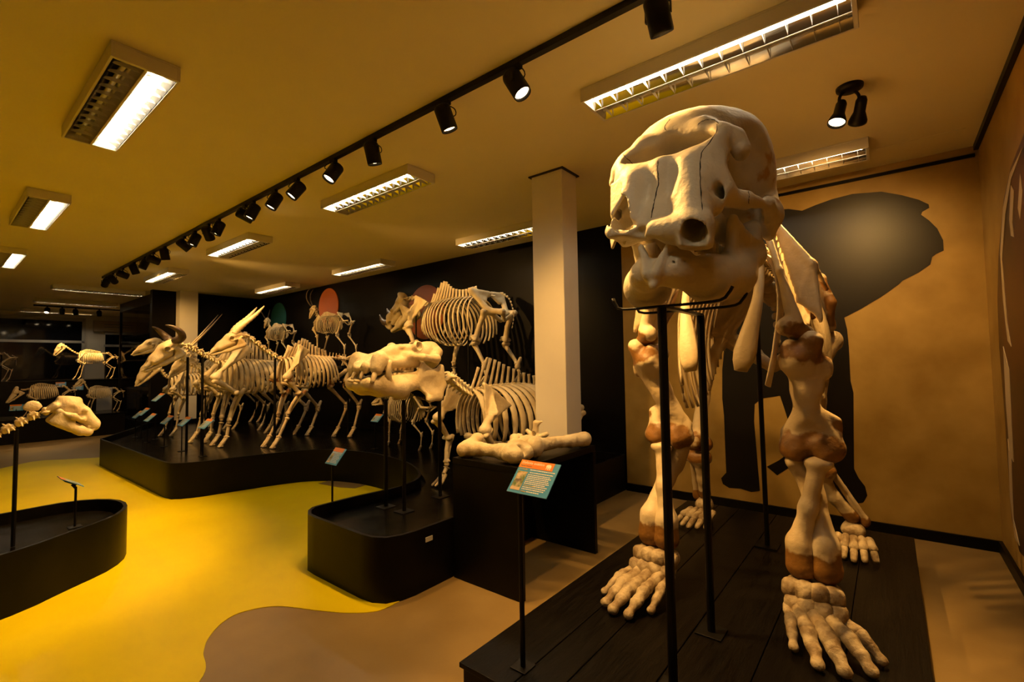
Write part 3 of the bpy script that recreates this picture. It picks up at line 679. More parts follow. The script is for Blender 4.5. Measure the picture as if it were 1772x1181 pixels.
# --- lower jaw
mn = [('|c', (.075, 1.87, 1.848), (.135, 2.02, 1.832), .066, .092, .04),
      ('|c', (.135, 2.02, 1.832), (.18, 2.17, 1.855), .092, .095, .05),
      ('|c', (.18, 2.17, 1.865), (.235, 2.32, 1.97), .085, .055, .05),
      ('|c', (.235, 2.32, 1.97), (.24, 2.36, 2.09), .05, .028, .04),
      ('|e', (.24, 2.36, 2.11), (.055, .032, .026), .02),
      ('|t', (.19, 2.13, 1.90), (.215, 2.08, 2.075), (.24, 2.34, 1.98), .013, .03),
      ('|t', (.215, 2.08, 2.075), (.24, 2.26, 2.04), (.24, 2.34, 1.98), .012, .03),
      ('|c', (.19, 2.12, 1.91), (.215, 2.075, 2.08), .026, .012, .03),
      ('c', (-.055, 1.81, 1.848), (.055, 1.81, 1.848), .056, .056, .05),
      ('c', (0, 1.80, 1.85), (.006, 1.735, 1.785), .046, .016, .025),
      ('|c', (.050, 1.785, 1.95), (.016, 1.738, 1.83), .012, .022, .018),
      ('|c', (.050, 1.785, 1.945), (.085, 1.88, 1.915), .016, .022, .03),
      ('C', (0, 1.70, 1.985), (0, 1.92, 1.92), .044, .052, .015),
      ('C', (0, 1.92, 1.92), (0, 2.25, 1.86), .055, .09, .04),
      ('C', (0, 1.98, 1.69), (0, 2.3, 1.75), .050, .085, .05),
      ('C', (0, 1.70, 1.87), (0, 1.745, 1.96), .008, .030, .010),
      ('E', (.075, 1.775, 1.872), (.006, .03, .006), .004), ('E', (.105, 1.79, 1.875), (.006, .03, .006), .004), ('E', (.045, 1.77, 1.855), (.005, .03, .005), .004)]
jaw = ebone('lower_jaw', mn, .008, 'skull_ele', None, rough=.002, rs=48, label='rounded elephant lower jaw resting on a black cradle')
jaw.location = (SK, 0, 0)
for s in (-1, 1):
    m = MB()
    for k in range(7):
        y = 1.98+.03*k; m.tube([(s*.105+SK+s*.03*k/7-.03, y-3.1, 1.985-HP-.004*k), (s*.105+SK+s*.03*k/7+.03, y-3.1, 1.985-HP-.004*k)], [(.012, .03)]*2, 8, ex=(0, 1, 0))
    obj('molar', m.mesh('molar', True), 'tooth', ele)
# --- neck vertebrae (mostly behind the skull)
for k in range(6):
    t = k/5; c = np.array([0, 2.62+.05*k, 2.22-.02*math.sin(t*PI)])
    ebone('vertebra', [('e', c, (.075, .03, .07), .01), ('|c', c+(.03, 0, .05), c+(.13, .01, -.03), .025, .02, .02), ('c', c+(0, 0, .08), c+(0, .02, .16+.03*k), .025, .014, .02), ('C', c+(0, -.1, .07), c+(0, .1, .07), .02, .02, .01)], .011)
NT = 18
for k in range(NT):
    y = 2.93+.066*k; z = 2.17-.0016*(k-8)**2*.35
    c = np.array([0, y, z]); hs = .30-.012*k
    ebone('vertebra', [('e', c, (.06, .032, .06), .01), ('|c', c+(.03, 0, .04), c+(.11, .005, .05), .022, .018, .02), ('c', c+(0, 0, .06), c+(0, .04+.05*(1-k/NT), hs), .022, .014, .02)], .012, spots=[(c+(0, .08, hs), .05, .7)])
for k in range(4):
    y = 4.12+.06*k; c = np.array([0, y, 2.06-.03*k]); ebone('vertebra', [('e', c, (.06, .03, .055), .01), ('|c', c, c+(.14, 0, .02), .02, .015, .02), ('c', c, c+(0, .03, .14), .02, .014, .02)], .012)
# --- ribs
def erib(s, k):
    y = 2.93+.066*k; z = 2.17-.0016*(k-8)**2*.35
    t = k/(NT-1); w = .20+.15*min(1, (k+.5)/4.5)-.03*max(0, t-.7)/.3
    depth = [.62, .74, .86, .93, .98, .99, .99, .98, .96, .93, .90, .86, .82, .77, .71, .64, .56, .47][k]
    th = [.52, .55, .60, .64, .67, .69, .70, .70, .69, .68, .66, .64, .62, .59, .56, .52, .48, .44][k]*PI
    pts = []; n = 16
    for i in range(n):
        a = th*i/(n-1); yy = y+(-.22 if k == 0 else -.12+.02*k)*(i/(n-1))*(.6 if k else 1)+.18*math.sin(PI*i/(n-1)*.7)*t
        pts.append((s*(.05+(w-.05+.05)*math.sin(a)), yy-3.1, z-depth*(1-math.cos(a))/(1-math.cos(th))-HP))
    if k == 0: pts = [(s*q[0], q[1]-3.1, q[2]-HP) for q in spline([(.06, 2.93, 2.17), (.17, 2.86, 2.05), (.19, 2.76, 1.85), (.155, 2.66, 1.62), (.125, 2.60, 1.44)], n)]
    if k == 1: pts = [(s*q[0], q[1]-3.1, q[2]-HP) for q in spline([(.06, 3.0, 2.18), (.22, 2.97, 2.05), (.27, 2.90, 1.82), (.25, 2.80, 1.55), (.22, 2.74, 1.36)], n)]
    rad = []
    for i in range(n):
        f = i/(n-1)
        if k == 0: a, b = (.025+.045*max(0, (f-.45)/.55)**1.3)*(1 if f < .93 else .8 if f < .99 else .45), .017*(1 if f < .99 else .5)
        else: a, b = .020+.014*math.sin(PI*min(1, f*1.15))*(1.3-.5*t)+(.008 if f > .85 and k < 8 else 0), .010
        rad.append((a, b))
    V, Fc = sweep(pts, rad, 10, True, ex=(1, 0, 0) if k == 0 else (.25*s, 1, 0))
    obj('rib', mesh_np('rib', V, Fc), 'bone_ele', ele)
for k in range(NT):
    for s in (-1, 1): erib(s, k)
# --- fore limbs
def fore(s, so=0., toes=None, wr=None, el=None):
    G = (.345, 2.80, 1.63)
    def lift(ops, z0=1.25, z1=1.6):
        f = lambda q: (q[0]+so*min(1, max(0, (q[2]-z0)/(z1-z0)))*(1 if q[2] < 1.9 else max(.25, 1-(q[2]-1.9)/.5)), q[1], q[2])
        return [(o[0],)+tuple(f(q) if isinstance(q, (tuple, np.ndarray)) and len(q) == 3 and not (o[0].lower() == 'e' and i == 1) else q for i, q in enumerate(o[1:])) for o in ops]
    sc = [('t', (.33, 2.74, 1.66), (.20, 2.86, 2.27), (.35, 3.22, 1.83), .012, .02),
          ('t', (.33, 2.74, 1.66), (.35, 3.22, 1.83), (.365, 2.93, 1.68), .012, .02),
          ('t', (.20, 2.86, 2.27), (.24, 3.10, 2.16), (.35, 3.22, 1.83), .012, .02),
          ('c', (.335, 2.73, 1.68), (.28, 2.72, 1.95), .038, .016, .03), ('c', (.28, 2.72, 1.95), (.20, 2.85, 2.27), .016, .022, .02),   # front edge
          ('c', (.20, 2.85, 2.27), (.24, 3.09, 2.17), .022, .02, .03),
          ('t', (.25, 2.93, 2.24), (.41, 2.86, 1.98), (.345, 2.84, 1.80), .010, .02), ('t', (.41, 2.86, 1.98), (.435, 2.82, 1.70), (.345, 2.84, 1.80), .010, .02),   # spine
          ('c', (.26, 2.93, 2.24), (.41, 2.86, 1.99), .014, .017, .02), ('c', (.41, 2.86, 1.99), (.455, 2.95, 1.86), .018, .013, .02), ('c', (.41, 2.86, 1.97), (.435, 2.82, 1.68), .018, .008, .02),
          ('c', (.35, 3.20, 1.84), (.37, 3.14, 1.74), .022, .022, .03),
          ('e', G, (.065, .085, .045), .03), ('e', (.30, 2.715, 1.66), (.05, .04, .05), .02)]
    ebone('scapula', mirx(lift(sc), s), .0095, spots=[((s*.21, 2.9, 2.27), (.09, .2, .07), .9), ((s*.38, 3.17, 1.8), (.14, .16, .2), .95), ((s*(.33+so), 2.75, 1.64), (.10, .10, .055), .8), ((s*.44, 2.95, 1.88), .05, .8)])
    dx, dy = (el or (0, 0))
    hu = [('e', (.33, 2.845, 1.545), (.080, .085, .065), .02), ('c', (.40, 2.75, 1.585), (.385, 2.75, 1.50), .052, .05, .03), ('c', (.31, 2.73, 1.56), (.30, 2.735, 1.47), .038, .036, .03), ('c', (.345, 2.72, 1.50), (.35, 2.74, 1.46), .05, .04, .03),
          ('c', (.35, 2.79, 1.49), (.375+dx*.5, 2.79+dy*.5, 1.31), .078, .050, .05), ('c', (.375+dx*.5, 2.79+dy*.5, 1.31), (.385+dx, 2.80+dy, 1.18), .050, .058, .05),
          ('c', (.445, 2.80, 1.47), (.42+dx*.4, 2.80, 1.35), .034, .026, .05), ('e', (.462, 2.82, 1.45), (.026, .038, .055), .02),
          ('t', (.39+dx*.9, 2.81+dy, 1.25), (.505+dx, 2.84+dy, 1.185), (.495+dx, 2.81+dy, 1.06), .026, .03), ('t', (.39+dx*.9, 2.81+dy, 1.25), (.495+dx, 2.81+dy, 1.06), (.30+dx, 2.80+dy, 1.06), .036, .04), ('t', (.38+dx*.9, 2.81+dy, 1.25), (.285+dx, 2.82+dy, 1.12), (.30+dx, 2.80+dy, 1.06), .026, .03),
          ('c', (.315+dx, 2.80+dy, 1.035), (.48+dx, 2.80+dy, 1.04), .055, .052, .04), ('c', (.34+dx, 2.77+dy, 1.03), (.35+dx, 2.78+dy, 1.08), .045, .04, .03), ('c', (.45+dx, 2.77+dy, 1.03), (.44+dx, 2.78+dy, 1.08), .045, .04, .03),
          ('C', (.395+dx, 2.68+dy, 1.04), (.395+dx, 2.79+dy, .96), .026, .022, .03), ('E', (.40+dx, 2.73+dy, 1.145), (.05, .03, .035), .03)]
    ebone('humerus', mirx(lift(hu), s), .0085, rough=.0035, rs=48, spots=[((s*(.36+so), 2.79, 1.535), (.14, .14, .075), 1), ((s*(.39+dx), 2.79+dy, 1.05), (.16, .14, .085), 1), ((s*(.50+dx), 2.85+dy, 1.16), .05, .9), ((s*.46, 2.83, 1.45), .045, .6)])
    wx, wy = (wr or (0, 0))
    ra = [('e', (.43+dx, 2.76+dy, .985), (.065, .05, .03), .02), ('c', (.425+dx, 2.76+dy, .97), (.385+(dx+wx)/2, 2.735+(dy+wy)/2, .77), .04, .036, .03), ('c', (.385+(dx+wx)/2, 2.735+(dy+wy)/2, .77), (.345+wx, 2.745+wy, .60), .036, .05, .04),
          ('c', (.345+wx, 2.745+wy, .58), (.35+wx, 2.745+wy, .49), .06, .072, .04)]
    ebone('radius', mirx(ra, s), .008, spots=[((s*(.35+wx), 2.745+wy, .475), (.12, .12, .10), 1)])
    ul = [('c', (.36+dx, 2.93+dy, 1.06), (.37+dx, 2.99+dy, .98), .05, .04, .03), ('c', (.36+dx, 2.90+dy, 1.02), (.40+(dx+wx)/2, 2.83+(dy+wy)/2, .80), .065, .045, .05), ('c', (.40+(dx+wx)/2, 2.83+(dy+wy)/2, .80), (.44+wx, 2.775+wy, .60), .045, .062, .04),
          ('c', (.44+wx, 2.77+wy, .58), (.445+wx, 2.76+wy, .49), .066, .074, .04), ('c', (.32+dx, 2.80+dy, .975), (.37+dx, 2.84+dy, .86), .042, .035, .04)]
    ebone('ulna', mirx(ul, s), .008, spots=[((s*(.445+wx), 2.76+wy, .475), (.12, .12, .10), 1), ((s*(.36+dx), 2.95+dy, 1.03), .07, .9)])
    # wrist blocks
    for r_, (z, y, h_) in enumerate(((.395, 2.72, .035), (.335, 2.69, .032))):
        for k in range(4):
            x = .315+.055*k+wx+.012*r_; c = (x, y+wy-.012*math.sin(k/3*PI)*2, z-.006*abs(k-1.5))
            ebone('carpal', mirx([('e', c, (.040, .080, h_+.010), .01), ('c', (c[0]-.016, c[1]-.035, c[2]-.016), (c[0]+.016, c[1]-.035, c[2]+.018), .030, .030, .02), ('c', (c[0]+.016, c[1]-.03, c[2]-.016), (c[0]-.016, c[1]-.03, c[2]+.018), .030, .030, .02)], s), .008, 'foot_ele', rough=.003)
    # digits
    base = [(.30, 2.66, .315), (.345, 2.635, .32), (.40, 2.625, .32), (.455, 2.64, .32), (.50, 2.67, .315)]
    tips = toes
    for k in range(5):
        b0 = np.array(base[k])+np.array((wx, wy, 0)); tp = np.array(tips[k]); L = tp-b0
        b0 = b0+(0, .0, .0); R0 = [.024, .031, .034, .032, .026][k]
        j1 = b0+L*.50+(0, 0, .022); j2 = b0+L*.74+(0, 0, .012); j3 = tp
        d = ebone('digit', mirx([('c', b0, b0+L*.12, R0*1.1, R0*.95, .01), ('c', b0+L*.12, b0+L*.38+(0, 0, .018), R0*.95, R0*.86, .02), ('e', b0+L*.46+(0, 0, .02), (R0*1.1, R0*1.0, R0*.95), .02)], s), .0075, 'foot_ele', rough=.0025)
        for a, b, q in ((j1+L*.05, j2-L*.02, .95), (j2+L*.03, j3, .8)):
            ebone('phalanx', mirx([('e', a, (R0*q*1.15, R0*q*.9, R0*q*.92), .01), ('c', a, b, R0*q*.92, R0*q*.82, .02), ('e', b, (R0*q*1.0, R0*q*.8, R0*q*.74), .02)], s), .0075, 'foot_ele', rough=.0025)
fore(1, .02, toes=[(.335, 2.44, .225), (.435, 2.36, .228), (.525, 2.37, .228), (.61, 2.44, .228), (.64, 2.55, .226)], wr=(-.01, -.02), el=(-.005, 0))
fore(-1, .10, toes=[(.285, 2.36, .225), (.36, 2.25, .228), (.445, 2.25, .228), (.505, 2.29, .228), (.565, 2.40, .226)], wr=(-.03, -.06), el=(-.06, .02))
# --- pelvis and hind limbs
pv = [('|t', (.10, 4.0, 2.14), (.36, 3.92, 2.06), (.33, 4.08, 1.72), .018, .03), ('|t', (.36, 3.92, 2.06), (.43, 3.90, 1.88), (.33, 4.08, 1.72), .018, .03), ('|c', (.10, 4.0, 2.14), (.36, 3.92, 2.06), .03, .03, .03), ('|c', (.36, 3.92, 2.06), (.42, 3.90, 1.88), .022, .022, .03), ('|c', (.42, 3.90, 1.88), (.40, 3.96, 1.72), .022, .03, .03), ('|c', (.40, 3.96, 1.72), (.35, 4.05, 1.70), .03, .06, .04), ('|c', (.08, 4.1, 2.05), (.33, 4.06, 1.72), .05, .08, .05),
      ('|c', (.32, 4.07, 1.70), (.16, 4.38, 1.55), .06, .045, .04), ('|c', (.32, 4.05, 1.66), (0, 4.12, 1.44), .05, .045, .04), ('|c', (.16, 4.38, 1.55), (0, 4.2, 1.43), .04, .04, .04)]
ebone('pelvis', pv, .013, spots=[((s*.43, 3.90, z), .07, .9) for s in (-1, 1) for z in (2.0, 1.88, 1.76)])
def hind(s, toex=0., kx=0.):
    def q(*c): return (c[0]+kx*min(1, max(0, (1.7-c[2])/.6)), c[1], c[2])
    fe = [('e', (.33, 4.05, 1.66), (.07, .07, .07), .02), ('e', (.42, 4.05, 1.62), (.05, .06, .07), .03), ('c', (.35, 4.05, 1.66), q(.40, 4.0, 1.56), .05, .06, .04), ('c', q(.40, 4.0, 1.56), q(.45, 3.88, 1.2), .055, .045, .04), ('c', q(.45, 3.88, 1.2), q(.475, 3.82, .92), .045, .06, .04), ('c', q(.43, 3.81, .85), q(.52, 3.81, .85), .062, .062, .04), ('e', q(.475, 3.76, .90), (.05, .04, .05), .03)]
    ebone('femur', mirx(fe, s), .010, spots=[((s*(.475+kx), 3.80, .85), (.13, .12, .09), 1)])
    ti = [('c', q(.43, 3.80, .745), q(.52, 3.80, .745), .055, .055, .03), ('c', q(.475, 3.80, .73), (.47+kx*.5, 3.86, .56), .05, .034, .04), ('c', (.47+kx*.5, 3.86, .56), (.475, 3.92, .44), .034, .048, .04)]
    ebone('tibia', mirx(ti, s), .010, spots=[((s*(.475+kx), 3.79, .75), (.11, .1, .05), .9), ((s*.475, 3.92, .43), (.08, .08, .06), 1)])
    ebone('fibula', mirx([('c', q(.54, 3.84, .74), (.545, 3.94, .42), .022, .024, .02), ('e', (.545, 3.94, .41), (.03, .03, .04), .02)], s), .009, spots=[((s*.545, 3.94, .41), .06, .8)])
    ebone('patella', mirx([('e', q(.475, 3.725, .87), (.045, .03, .05), .02)], s), .009, spots=[((s*.475, 3.725, .87), .08, .5)])
    ebone('heel_bone', mirx([('c', (.48, 3.95, .36), (.49, 4.05, .28), .055, .05, .03), ('e', (.48, 3.91, .35), (.07, .06, .05), .03)], s), .010, 'foot_ele')
    for k in range(5):
        x = .40+.042*k; b0 = np.array((x, 3.86, .315)); tp = np.array((.38+.055*k+toex, 3.70+.03*abs(k-2), .226)); L = tp-b0; R0 = .026
        ebone('digit', mirx([('c', b0, b0+L*.45+(0, 0, .015), R0, R0*.85, .02), ('e', b0+L*.52+(0, 0, .012), (R0*1.1, R0, R0*.9), .02)], s), .010, 'foot_ele')
        ebone('phalanx', mirx([('c', b0+L*.66+(0, 0, .006), tp, R0*.9, R0*.75, .02)], s), .010, 'foot_ele')
hind(1, .0, -.16); hind(-1, .05)
# tail
for k in range(8):
    c = np.array([0, 4.36+.02*k, 1.92-.07*k]); ebone('vertebra', [('e', c, (.035-.003*k, .03, .035), .01)], .012)
# mounting rods inside the skeleton
m = MB(); m.tube([(0, 3.71-3.1, 0), (0, 3.66-3.1, 1.87)], .016, 10); m.box((-.07, 3.64-3.1, 0), (.07, 3.78-3.1, .008))
obj('support_pole', m.mesh('support_pole'), 'metal_black', ele)
m = MB(); m.tube([(0, 2.55-3.1, 2.02), (0, 4.25-3.1, 1.90)], .012, 8); obj('spine_rod', m.mesh('spine_rod'), 'metal_black', ele)
obj('cross_rod', MB().tube([(-.30, 3.0-3.1, 1.95), (.30, 3.0-3.1, 1.95)], .005, 6).mesh('cross_rod'), 'horn_pale', ele)
# skull stand
ss = thing('skull_stand', (EX, 2.14, HP), 'black two-pole stand with a curved cradle under the elephant jaw', 'stand')
for y in (1.885, 2.39):
    m = MB(); m.tube([(0, y-2.14, .004), (0, y-2.14, 1.515+(.0 if y < 2 else .005))], .0185, 12); obj('pole', m.mesh('pole', False), 'metal_black', ss)
    bevel(box_obj('base_plate', (-.06, y-2.14-.06, .0005), (.06, y-2.14+.06, .008), 'metal_black', ss), .002)
cz = 1.735-HP
for y in (1.93, 2.16):
    pth = spline([(-.238, y-2.14, cz+.045), (-.225, y-2.14, cz+.015), (-.19, y-2.14, cz-.006), (0, y-2.14, cz-.008), (.20, y-2.14, cz-.006), (.242, y-2.14, cz+.015), (.262, y-2.14, cz+.045)], 30)
    obj('cradle', MB().tube(pth, [(.006, .013)]*30, 8, ex=(0, 0, 1)).mesh('cradle', True), 'metal_black', ss)
obj('link_bar', MB().box((-.015, 1.885-2.14, cz-.02), (.015, 2.39-2.14, cz-.008)).mesh('link_bar'), 'metal_black', ss)
# ---------------------------------------------------------------- generic mammal skeletons (facing -y in their own frame)
UB = {}
def unit_bones():
    q = .022
    UB['humerus'] = sdf([('c', (0, 0, -.08), (0, 0, -.9), .075, .06, .02), ('e', (0, .06, -.07), (.12, .12, .09), .04), ('e', (.07, -.08, -.03), (.07, .07, .08), .04), ('c', (.05, -.05, -.1), (.03, -.03, -.4), .06, .05, .04), ('c', (-.08, -.01, -.94), (.08, -.01, -.94), .075, .075, .04)], q)
    UB['radius'] = sdf([('c', (0, 0, -.05), (0, -.03, -.5), .06, .058, .02), ('c', (0, -.03, -.5), (0, 0, -.93), .058, .07, .02), ('c', (-.05, 0, -.03), (.05, 0, -.03), .065, .065, .03), ('c', (-.04, 0, -.94), (.04, 0, -.94), .07, .07, .03)], q)
    UB['ulna'] = sdf([('c', (0, .15, .17), (0, .10, .0), .065, .075, .03), ('c', (0, .10, 0), (0, .07, -.5), .065, .032, .03), ('c', (0, .07, -.5), (0, .05, -.9), .032, .026, .02)], q)
    UB['femur'] = sdf([('e', (-.13, 0, -.03), (.085, .085, .085), .03), ('c', (-.1, 0, -.04), (.05, 0, -.1), .06, .08, .03), ('e', (.1, .02, -.03), (.065, .075, .09), .03), ('c', (.02, 0, -.1), (0, -.03, -.5), .08, .062, .03), ('c', (0, -.03, -.5), (0, 0, -.9), .062, .075, .03), ('|c', (.07, .05, -.94), (.07, -.06, -.90), .068, .06, .03)], q)
    UB['tibia'] = sdf([('c', (-.08, .01, -.04), (.08, .01, -.04), .08, .08, .03), ('c', (0, -.04, -.05), (0, -.02, -.35), .085, .06, .04), ('c', (0, -.02, -.35), (0, 0, -.92), .06, .055, .03), ('c', (-.04, 0, -.95), (.04, 0, -.95), .06, .06, .02)], q)
    UB['metacarpal'] = sdf([('c', (-.04, 0, -.04), (.04, 0, -.04), .075, .075, .03), ('c', (0, 0, -.05), (0, 0, -.9), .06, .052, .03), ('|c', (.045, -.03, -.95), (.045, .03, -.95), .055, .055, .02)], q)
    UB['carpus'] = sdf([('|e', (.3, -.1, .25), (.45, .55, .33), .1), ('|e', (.28, 0, -.3), (.45, .5, .35), .1), ('e', (0, .55, .2), (.25, .3, .3), .15)], .12)
    UB['hoof'] = sdf([('|c', (.16, -.02, -.02), (.17, -.35, -.5), .15, .13, .05), ('|e', (.17, -.36, -.52), (.16, .17, .13), .05), ('|c', (.18, -.42, -.60), (.17, -.75, -.92), .13, .08, .06), ('|c', (.18, -.45, -.88), (.17, -.72, -.93), .11, .07, .06)], .045)
    UB['paw'] = sdf([('c', (x*.28, -.05, -.1), (x*.42, -.55, -.6), .17, .13, .05) for x in (-1, 0, 1)]+[('c', (x*.42, -.55, -.6), (x*.5, -1.0, -.86), .15, .11, .05) for x in (-1, 0, 1)], .06)
    UB['heel'] = sdf([('c', (0, .45, .75), (0, .05, 0), .20, .28, .1), ('e', (0, 0, -.25), (.42, .36, .4), .15)], .085)
    UB['vert'] = sdf([('c', (0, -.42, 0), (0, .42, 0), .42, .42, .1), ('|e', (.42, 0, .25), (.28, .32, .2), .15), ('e', (0, .05, .5), (.2, .4, .3), .15)], .13)
    UB['vertc'] = sdf([('c', (0, -.6, -.1), (0, .6, -.1), .40, .42, .1), ('|c', (.5, -.45, .3), (.5, .5, .25), .22, .22, .15), ('|c', (.45, .1, -.1), (1.0, .35, -.5), .2, .13, .15), ('|c', (.5, -.4, -.2), (.75, -.5, -.55), .2, .12, .15), ('c', (0, 0, .35), (0, .1, .75), .22, .14, .15)], .14)
    UB['atlas'] = sdf([('e', (0, 0, 0), (.75, .55, .6), .1), ('|e', (.95, .15, -.05), (.65, .6, .16), .15), ('C', (0, -1, .05), (0, 1, .05), .28, .28, .1)], .14)
    UB['vertl'] = sdf([('c', (0, -.42, 0), (0, .42, 0), .42, .42, .1), ('|c', (.3, 0, .1), (1.7, -.15, .0), .2, .12, .12), ('c', (0, .05, .3), (0, .15, 1.3), .2, .16, .15)], .15)
unit_bones()
def place(unit, a, b, w, side=1, lat=(1, 0, 0)):
    """fit a unit bone (proximal at origin, distal at z=-1) between a and b, width factor w"""
    V, Fc = UB[unit]; a = np.asarray(a, float); b = np.asarray(b, float)
    z = a-b; L = np.linalg.norm(z); z /= L; x = np.asarray(lat, float); x = x-z*(x@z); x /= np.linalg.norm(x); y = np.cross(z, x)
    W_ = V*np.array([w*side, w, L]); out = a+W_[:, :1]*x+W_[:, 1:2]*y+W_[:, 2:]*z
    return out, (Fc[:, ::-1] if side < 0 else Fc)
def blob(unit, c, s, pitch=0., side=1):
    V, Fc = UB[unit]; V = V*np.asarray(s if hasattr(s, '__len__') else (s, s, s))
    cs, sn = math.cos(pitch), math.sin(pitch); V = np.stack([V[:, 0]*side, V[:, 1]*cs-V[:, 2]*sn, V[:, 1]*sn+V[:, 2]*cs], -1)
    return V+np.asarray(c), (Fc[:, ::-1] if side < 0 else Fc)
# ---- skulls (origin at the occiput, nose towards -y, unit length)
SKV = {}
def skull_shapes():
    SKV['bovid'] = (sdf([('e', (0, -.16, .03), (.17, .18, .15), .02), ('e', (0, -.30, .08), (.19, .16, .10), .05), ('c', (0, -.34, .03), (0, -.62, -.02), .15, .105, .06), ('c', (0, -.62, -.02), (0, -.86, -.07), .10, .07, .05),
        ('|c', (.09, -.36, -.07), (.062, -.70, -.075), .092, .07, .04), ('|e', (.17, -.355, .05), (.055, .075, .08), .03), ('|c', (.185, -.33, -.02), (.17, -.10, -.02), .024, .028, .02), ('|c', (.04, -.82, -.07), (.032, -1.0, -.12), .03, .018, .03), ('|c', (.085, -.40, -.14), (.068, -.68, -.145), .028, .022, .02),
        ('e', (0, 0, -.02), (.10, .07, .09), .05), ('|E', (.215, -.36, .045), (.12, .058, .055), .010), ('|E', (.21, -.18, .01), (.06, .09, .06), .03), ('C', (0, -.80, .0), (0, -.99, -.06), .04, .034, .02), ('C', (0, -.6, -.22), (0, -1.0, -.19), .07, .05, .03)], .0165),
        sdf([('|c', (.15, -.17, -.05), (.135, -.13, -.25), .035, .05, .02), ('|t', (.15, -.15, -.05), (.135, -.09, -.26), (.125, -.34, -.24), .026, .03), ('|c', (.13, -.15, -.26), (.085, -.55, -.225), .055, .048, .03), ('|c', (.085, -.55, -.225), (.022, -.93, -.165), .048, .028, .03), ('|c', (.15, -.20, -.07), (.155, -.26, .04), .025, .014, .02), ('c', (-.03, -.93, -.158), (.03, -.93, -.158), .026, .026, .02), ('|c', (.10, -.36, -.185), (.07, -.66, -.185), .03, .026, .02), ('|c', (.02, -.94, -.15), (.025, -.985, -.125), .022, .014, .02)], .0165))
    SKV['rhino'] = (sdf([('c', (0, -.02, .20), (0, -.14, .12), .10, .14, .05), ('|c', (.06, .0, .24), (.10, -.02, .10), .06, .07, .04), ('c', (0, -.14, .10), (0, -.42, .07), .14, .15, .06), ('c', (0, -.42, .07), (0, -.70, .12), .13, .12, .06), ('c', (0, -.70, .12), (0, -.93, .08), .11, .075, .05), ('e', (0, -.92, .02), (.07, .07, .08), .04), ('|c', (.10, -.38, -.06), (.07, -.72, -.05), .07, .05, .05), ('|c', (.20, -.44, .0), (.19, -.12, -.03), .035, .04, .03), ('|e', (.16, -.44, .09), (.05, .06, .06), .03),
        ('|E', (.22, -.43, .05), (.07, .05, .05), .02), ('|E', (.20, -.24, .09), (.08, .10, .09), .04), ('|C', (.04, -.76, .01), (.10, -.92, .03), .05, .05, .02), ('C', (0, -.45, -.16), (0, -.9, -.13), .06, .05, .03)], .02),
        sdf([('|c', (.17, -.12, -.05), (.16, -.08, -.30), .04, .07, .03), ('|t', (.17, -.12, -.02), (.16, -.04, -.30), (.15, -.30, -.34), .04, .04), ('|c', (.15, -.12, -.33), (.09, -.60, -.24), .075, .06, .04), ('|c', (.09, -.60, -.24), (.03, -.92, -.12), .06, .035, .04), ('c', (-.03, -.92, -.12), (.03, -.92, -.12), .035, .035, .03), ('|c', (.10, -.36, -.16), (.08, -.68, -.14), .035, .03, .02)], .02))
    SKV['boar'] = (sdf([('c', (0, -.04, .20), (0, -.22, .10), .10, .13, .05), ('c', (0, -.22, .08), (0, -.60, .0), .13, .085, .05), ('c', (0, -.60, .0), (0, -.97, -.07), .085, .05, .04), ('|c', (.15, -.30, -.03), (.16, -.10, -.05), .035, .04, .03), ('|e', (.13, -.28, .08), (.05, .07, .06), .03), ('|c', (.07, -.40, -.08), (.045, -.8, -.10), .05, .04, .03), ('|E', (.17, -.28, .06), (.05, .045, .045), .015), ('|E', (.15, -.14, .06), (.06, .07, .07), .03)], .02),
        sdf([('|c', (.14, -.12, -.06), (.12, -.10, -.26), .04, .05, .03), ('|t', (.14, -.10, -.04), (.12, -.06, -.27), (.11, -.32, -.24), .03, .03), ('|c', (.11, -.15, -.25), (.05, -.65, -.20), .05, .045, .03), ('|c', (.05, -.65, -.20), (.03, -.95, -.14), .045, .03, .03)], .02))
    SKV['horse'] = (sdf([('e', (0, -.14, .03), (.13, .17, .12), .02), ('c', (0, -.25, .04), (0, -.60, .0), .13, .095, .05), ('c', (0, -.60, .0), (0, -.93, -.06), .095, .06, .05), ('|c', (.075, -.35, -.08), (.055, -.75, -.10), .075, .055, .04), ('|e', (.13, -.33, .04), (.05, .06, .06), .03), ('|c', (.13, -.33, -.03), (.12, -.10, -.02), .028, .028, .02), ('|c', (.035, -.85, -.08), (.03, -.99, -.12), .035, .025, .03), ('|E', (.185, -.34, .04), (.06, .05, .05), .015), ('C', (0, -.74, .05), (0, -.96, -.0), .045, .04, .02)], .018),
        sdf([('|c', (.11, -.14, -.05), (.10, -.08, -.27), .04, .06, .03), ('|t', (.11, -.12, -.02), (.10, -.03, -.26), (.09, -.32, -.28), .03, .04), ('|c', (.09, -.10, -.28), (.055, -.60, -.24), .06, .05, .03), ('|c', (.055, -.60, -.24), (.025, -.95, -.17), .045, .03, .03)], .018))
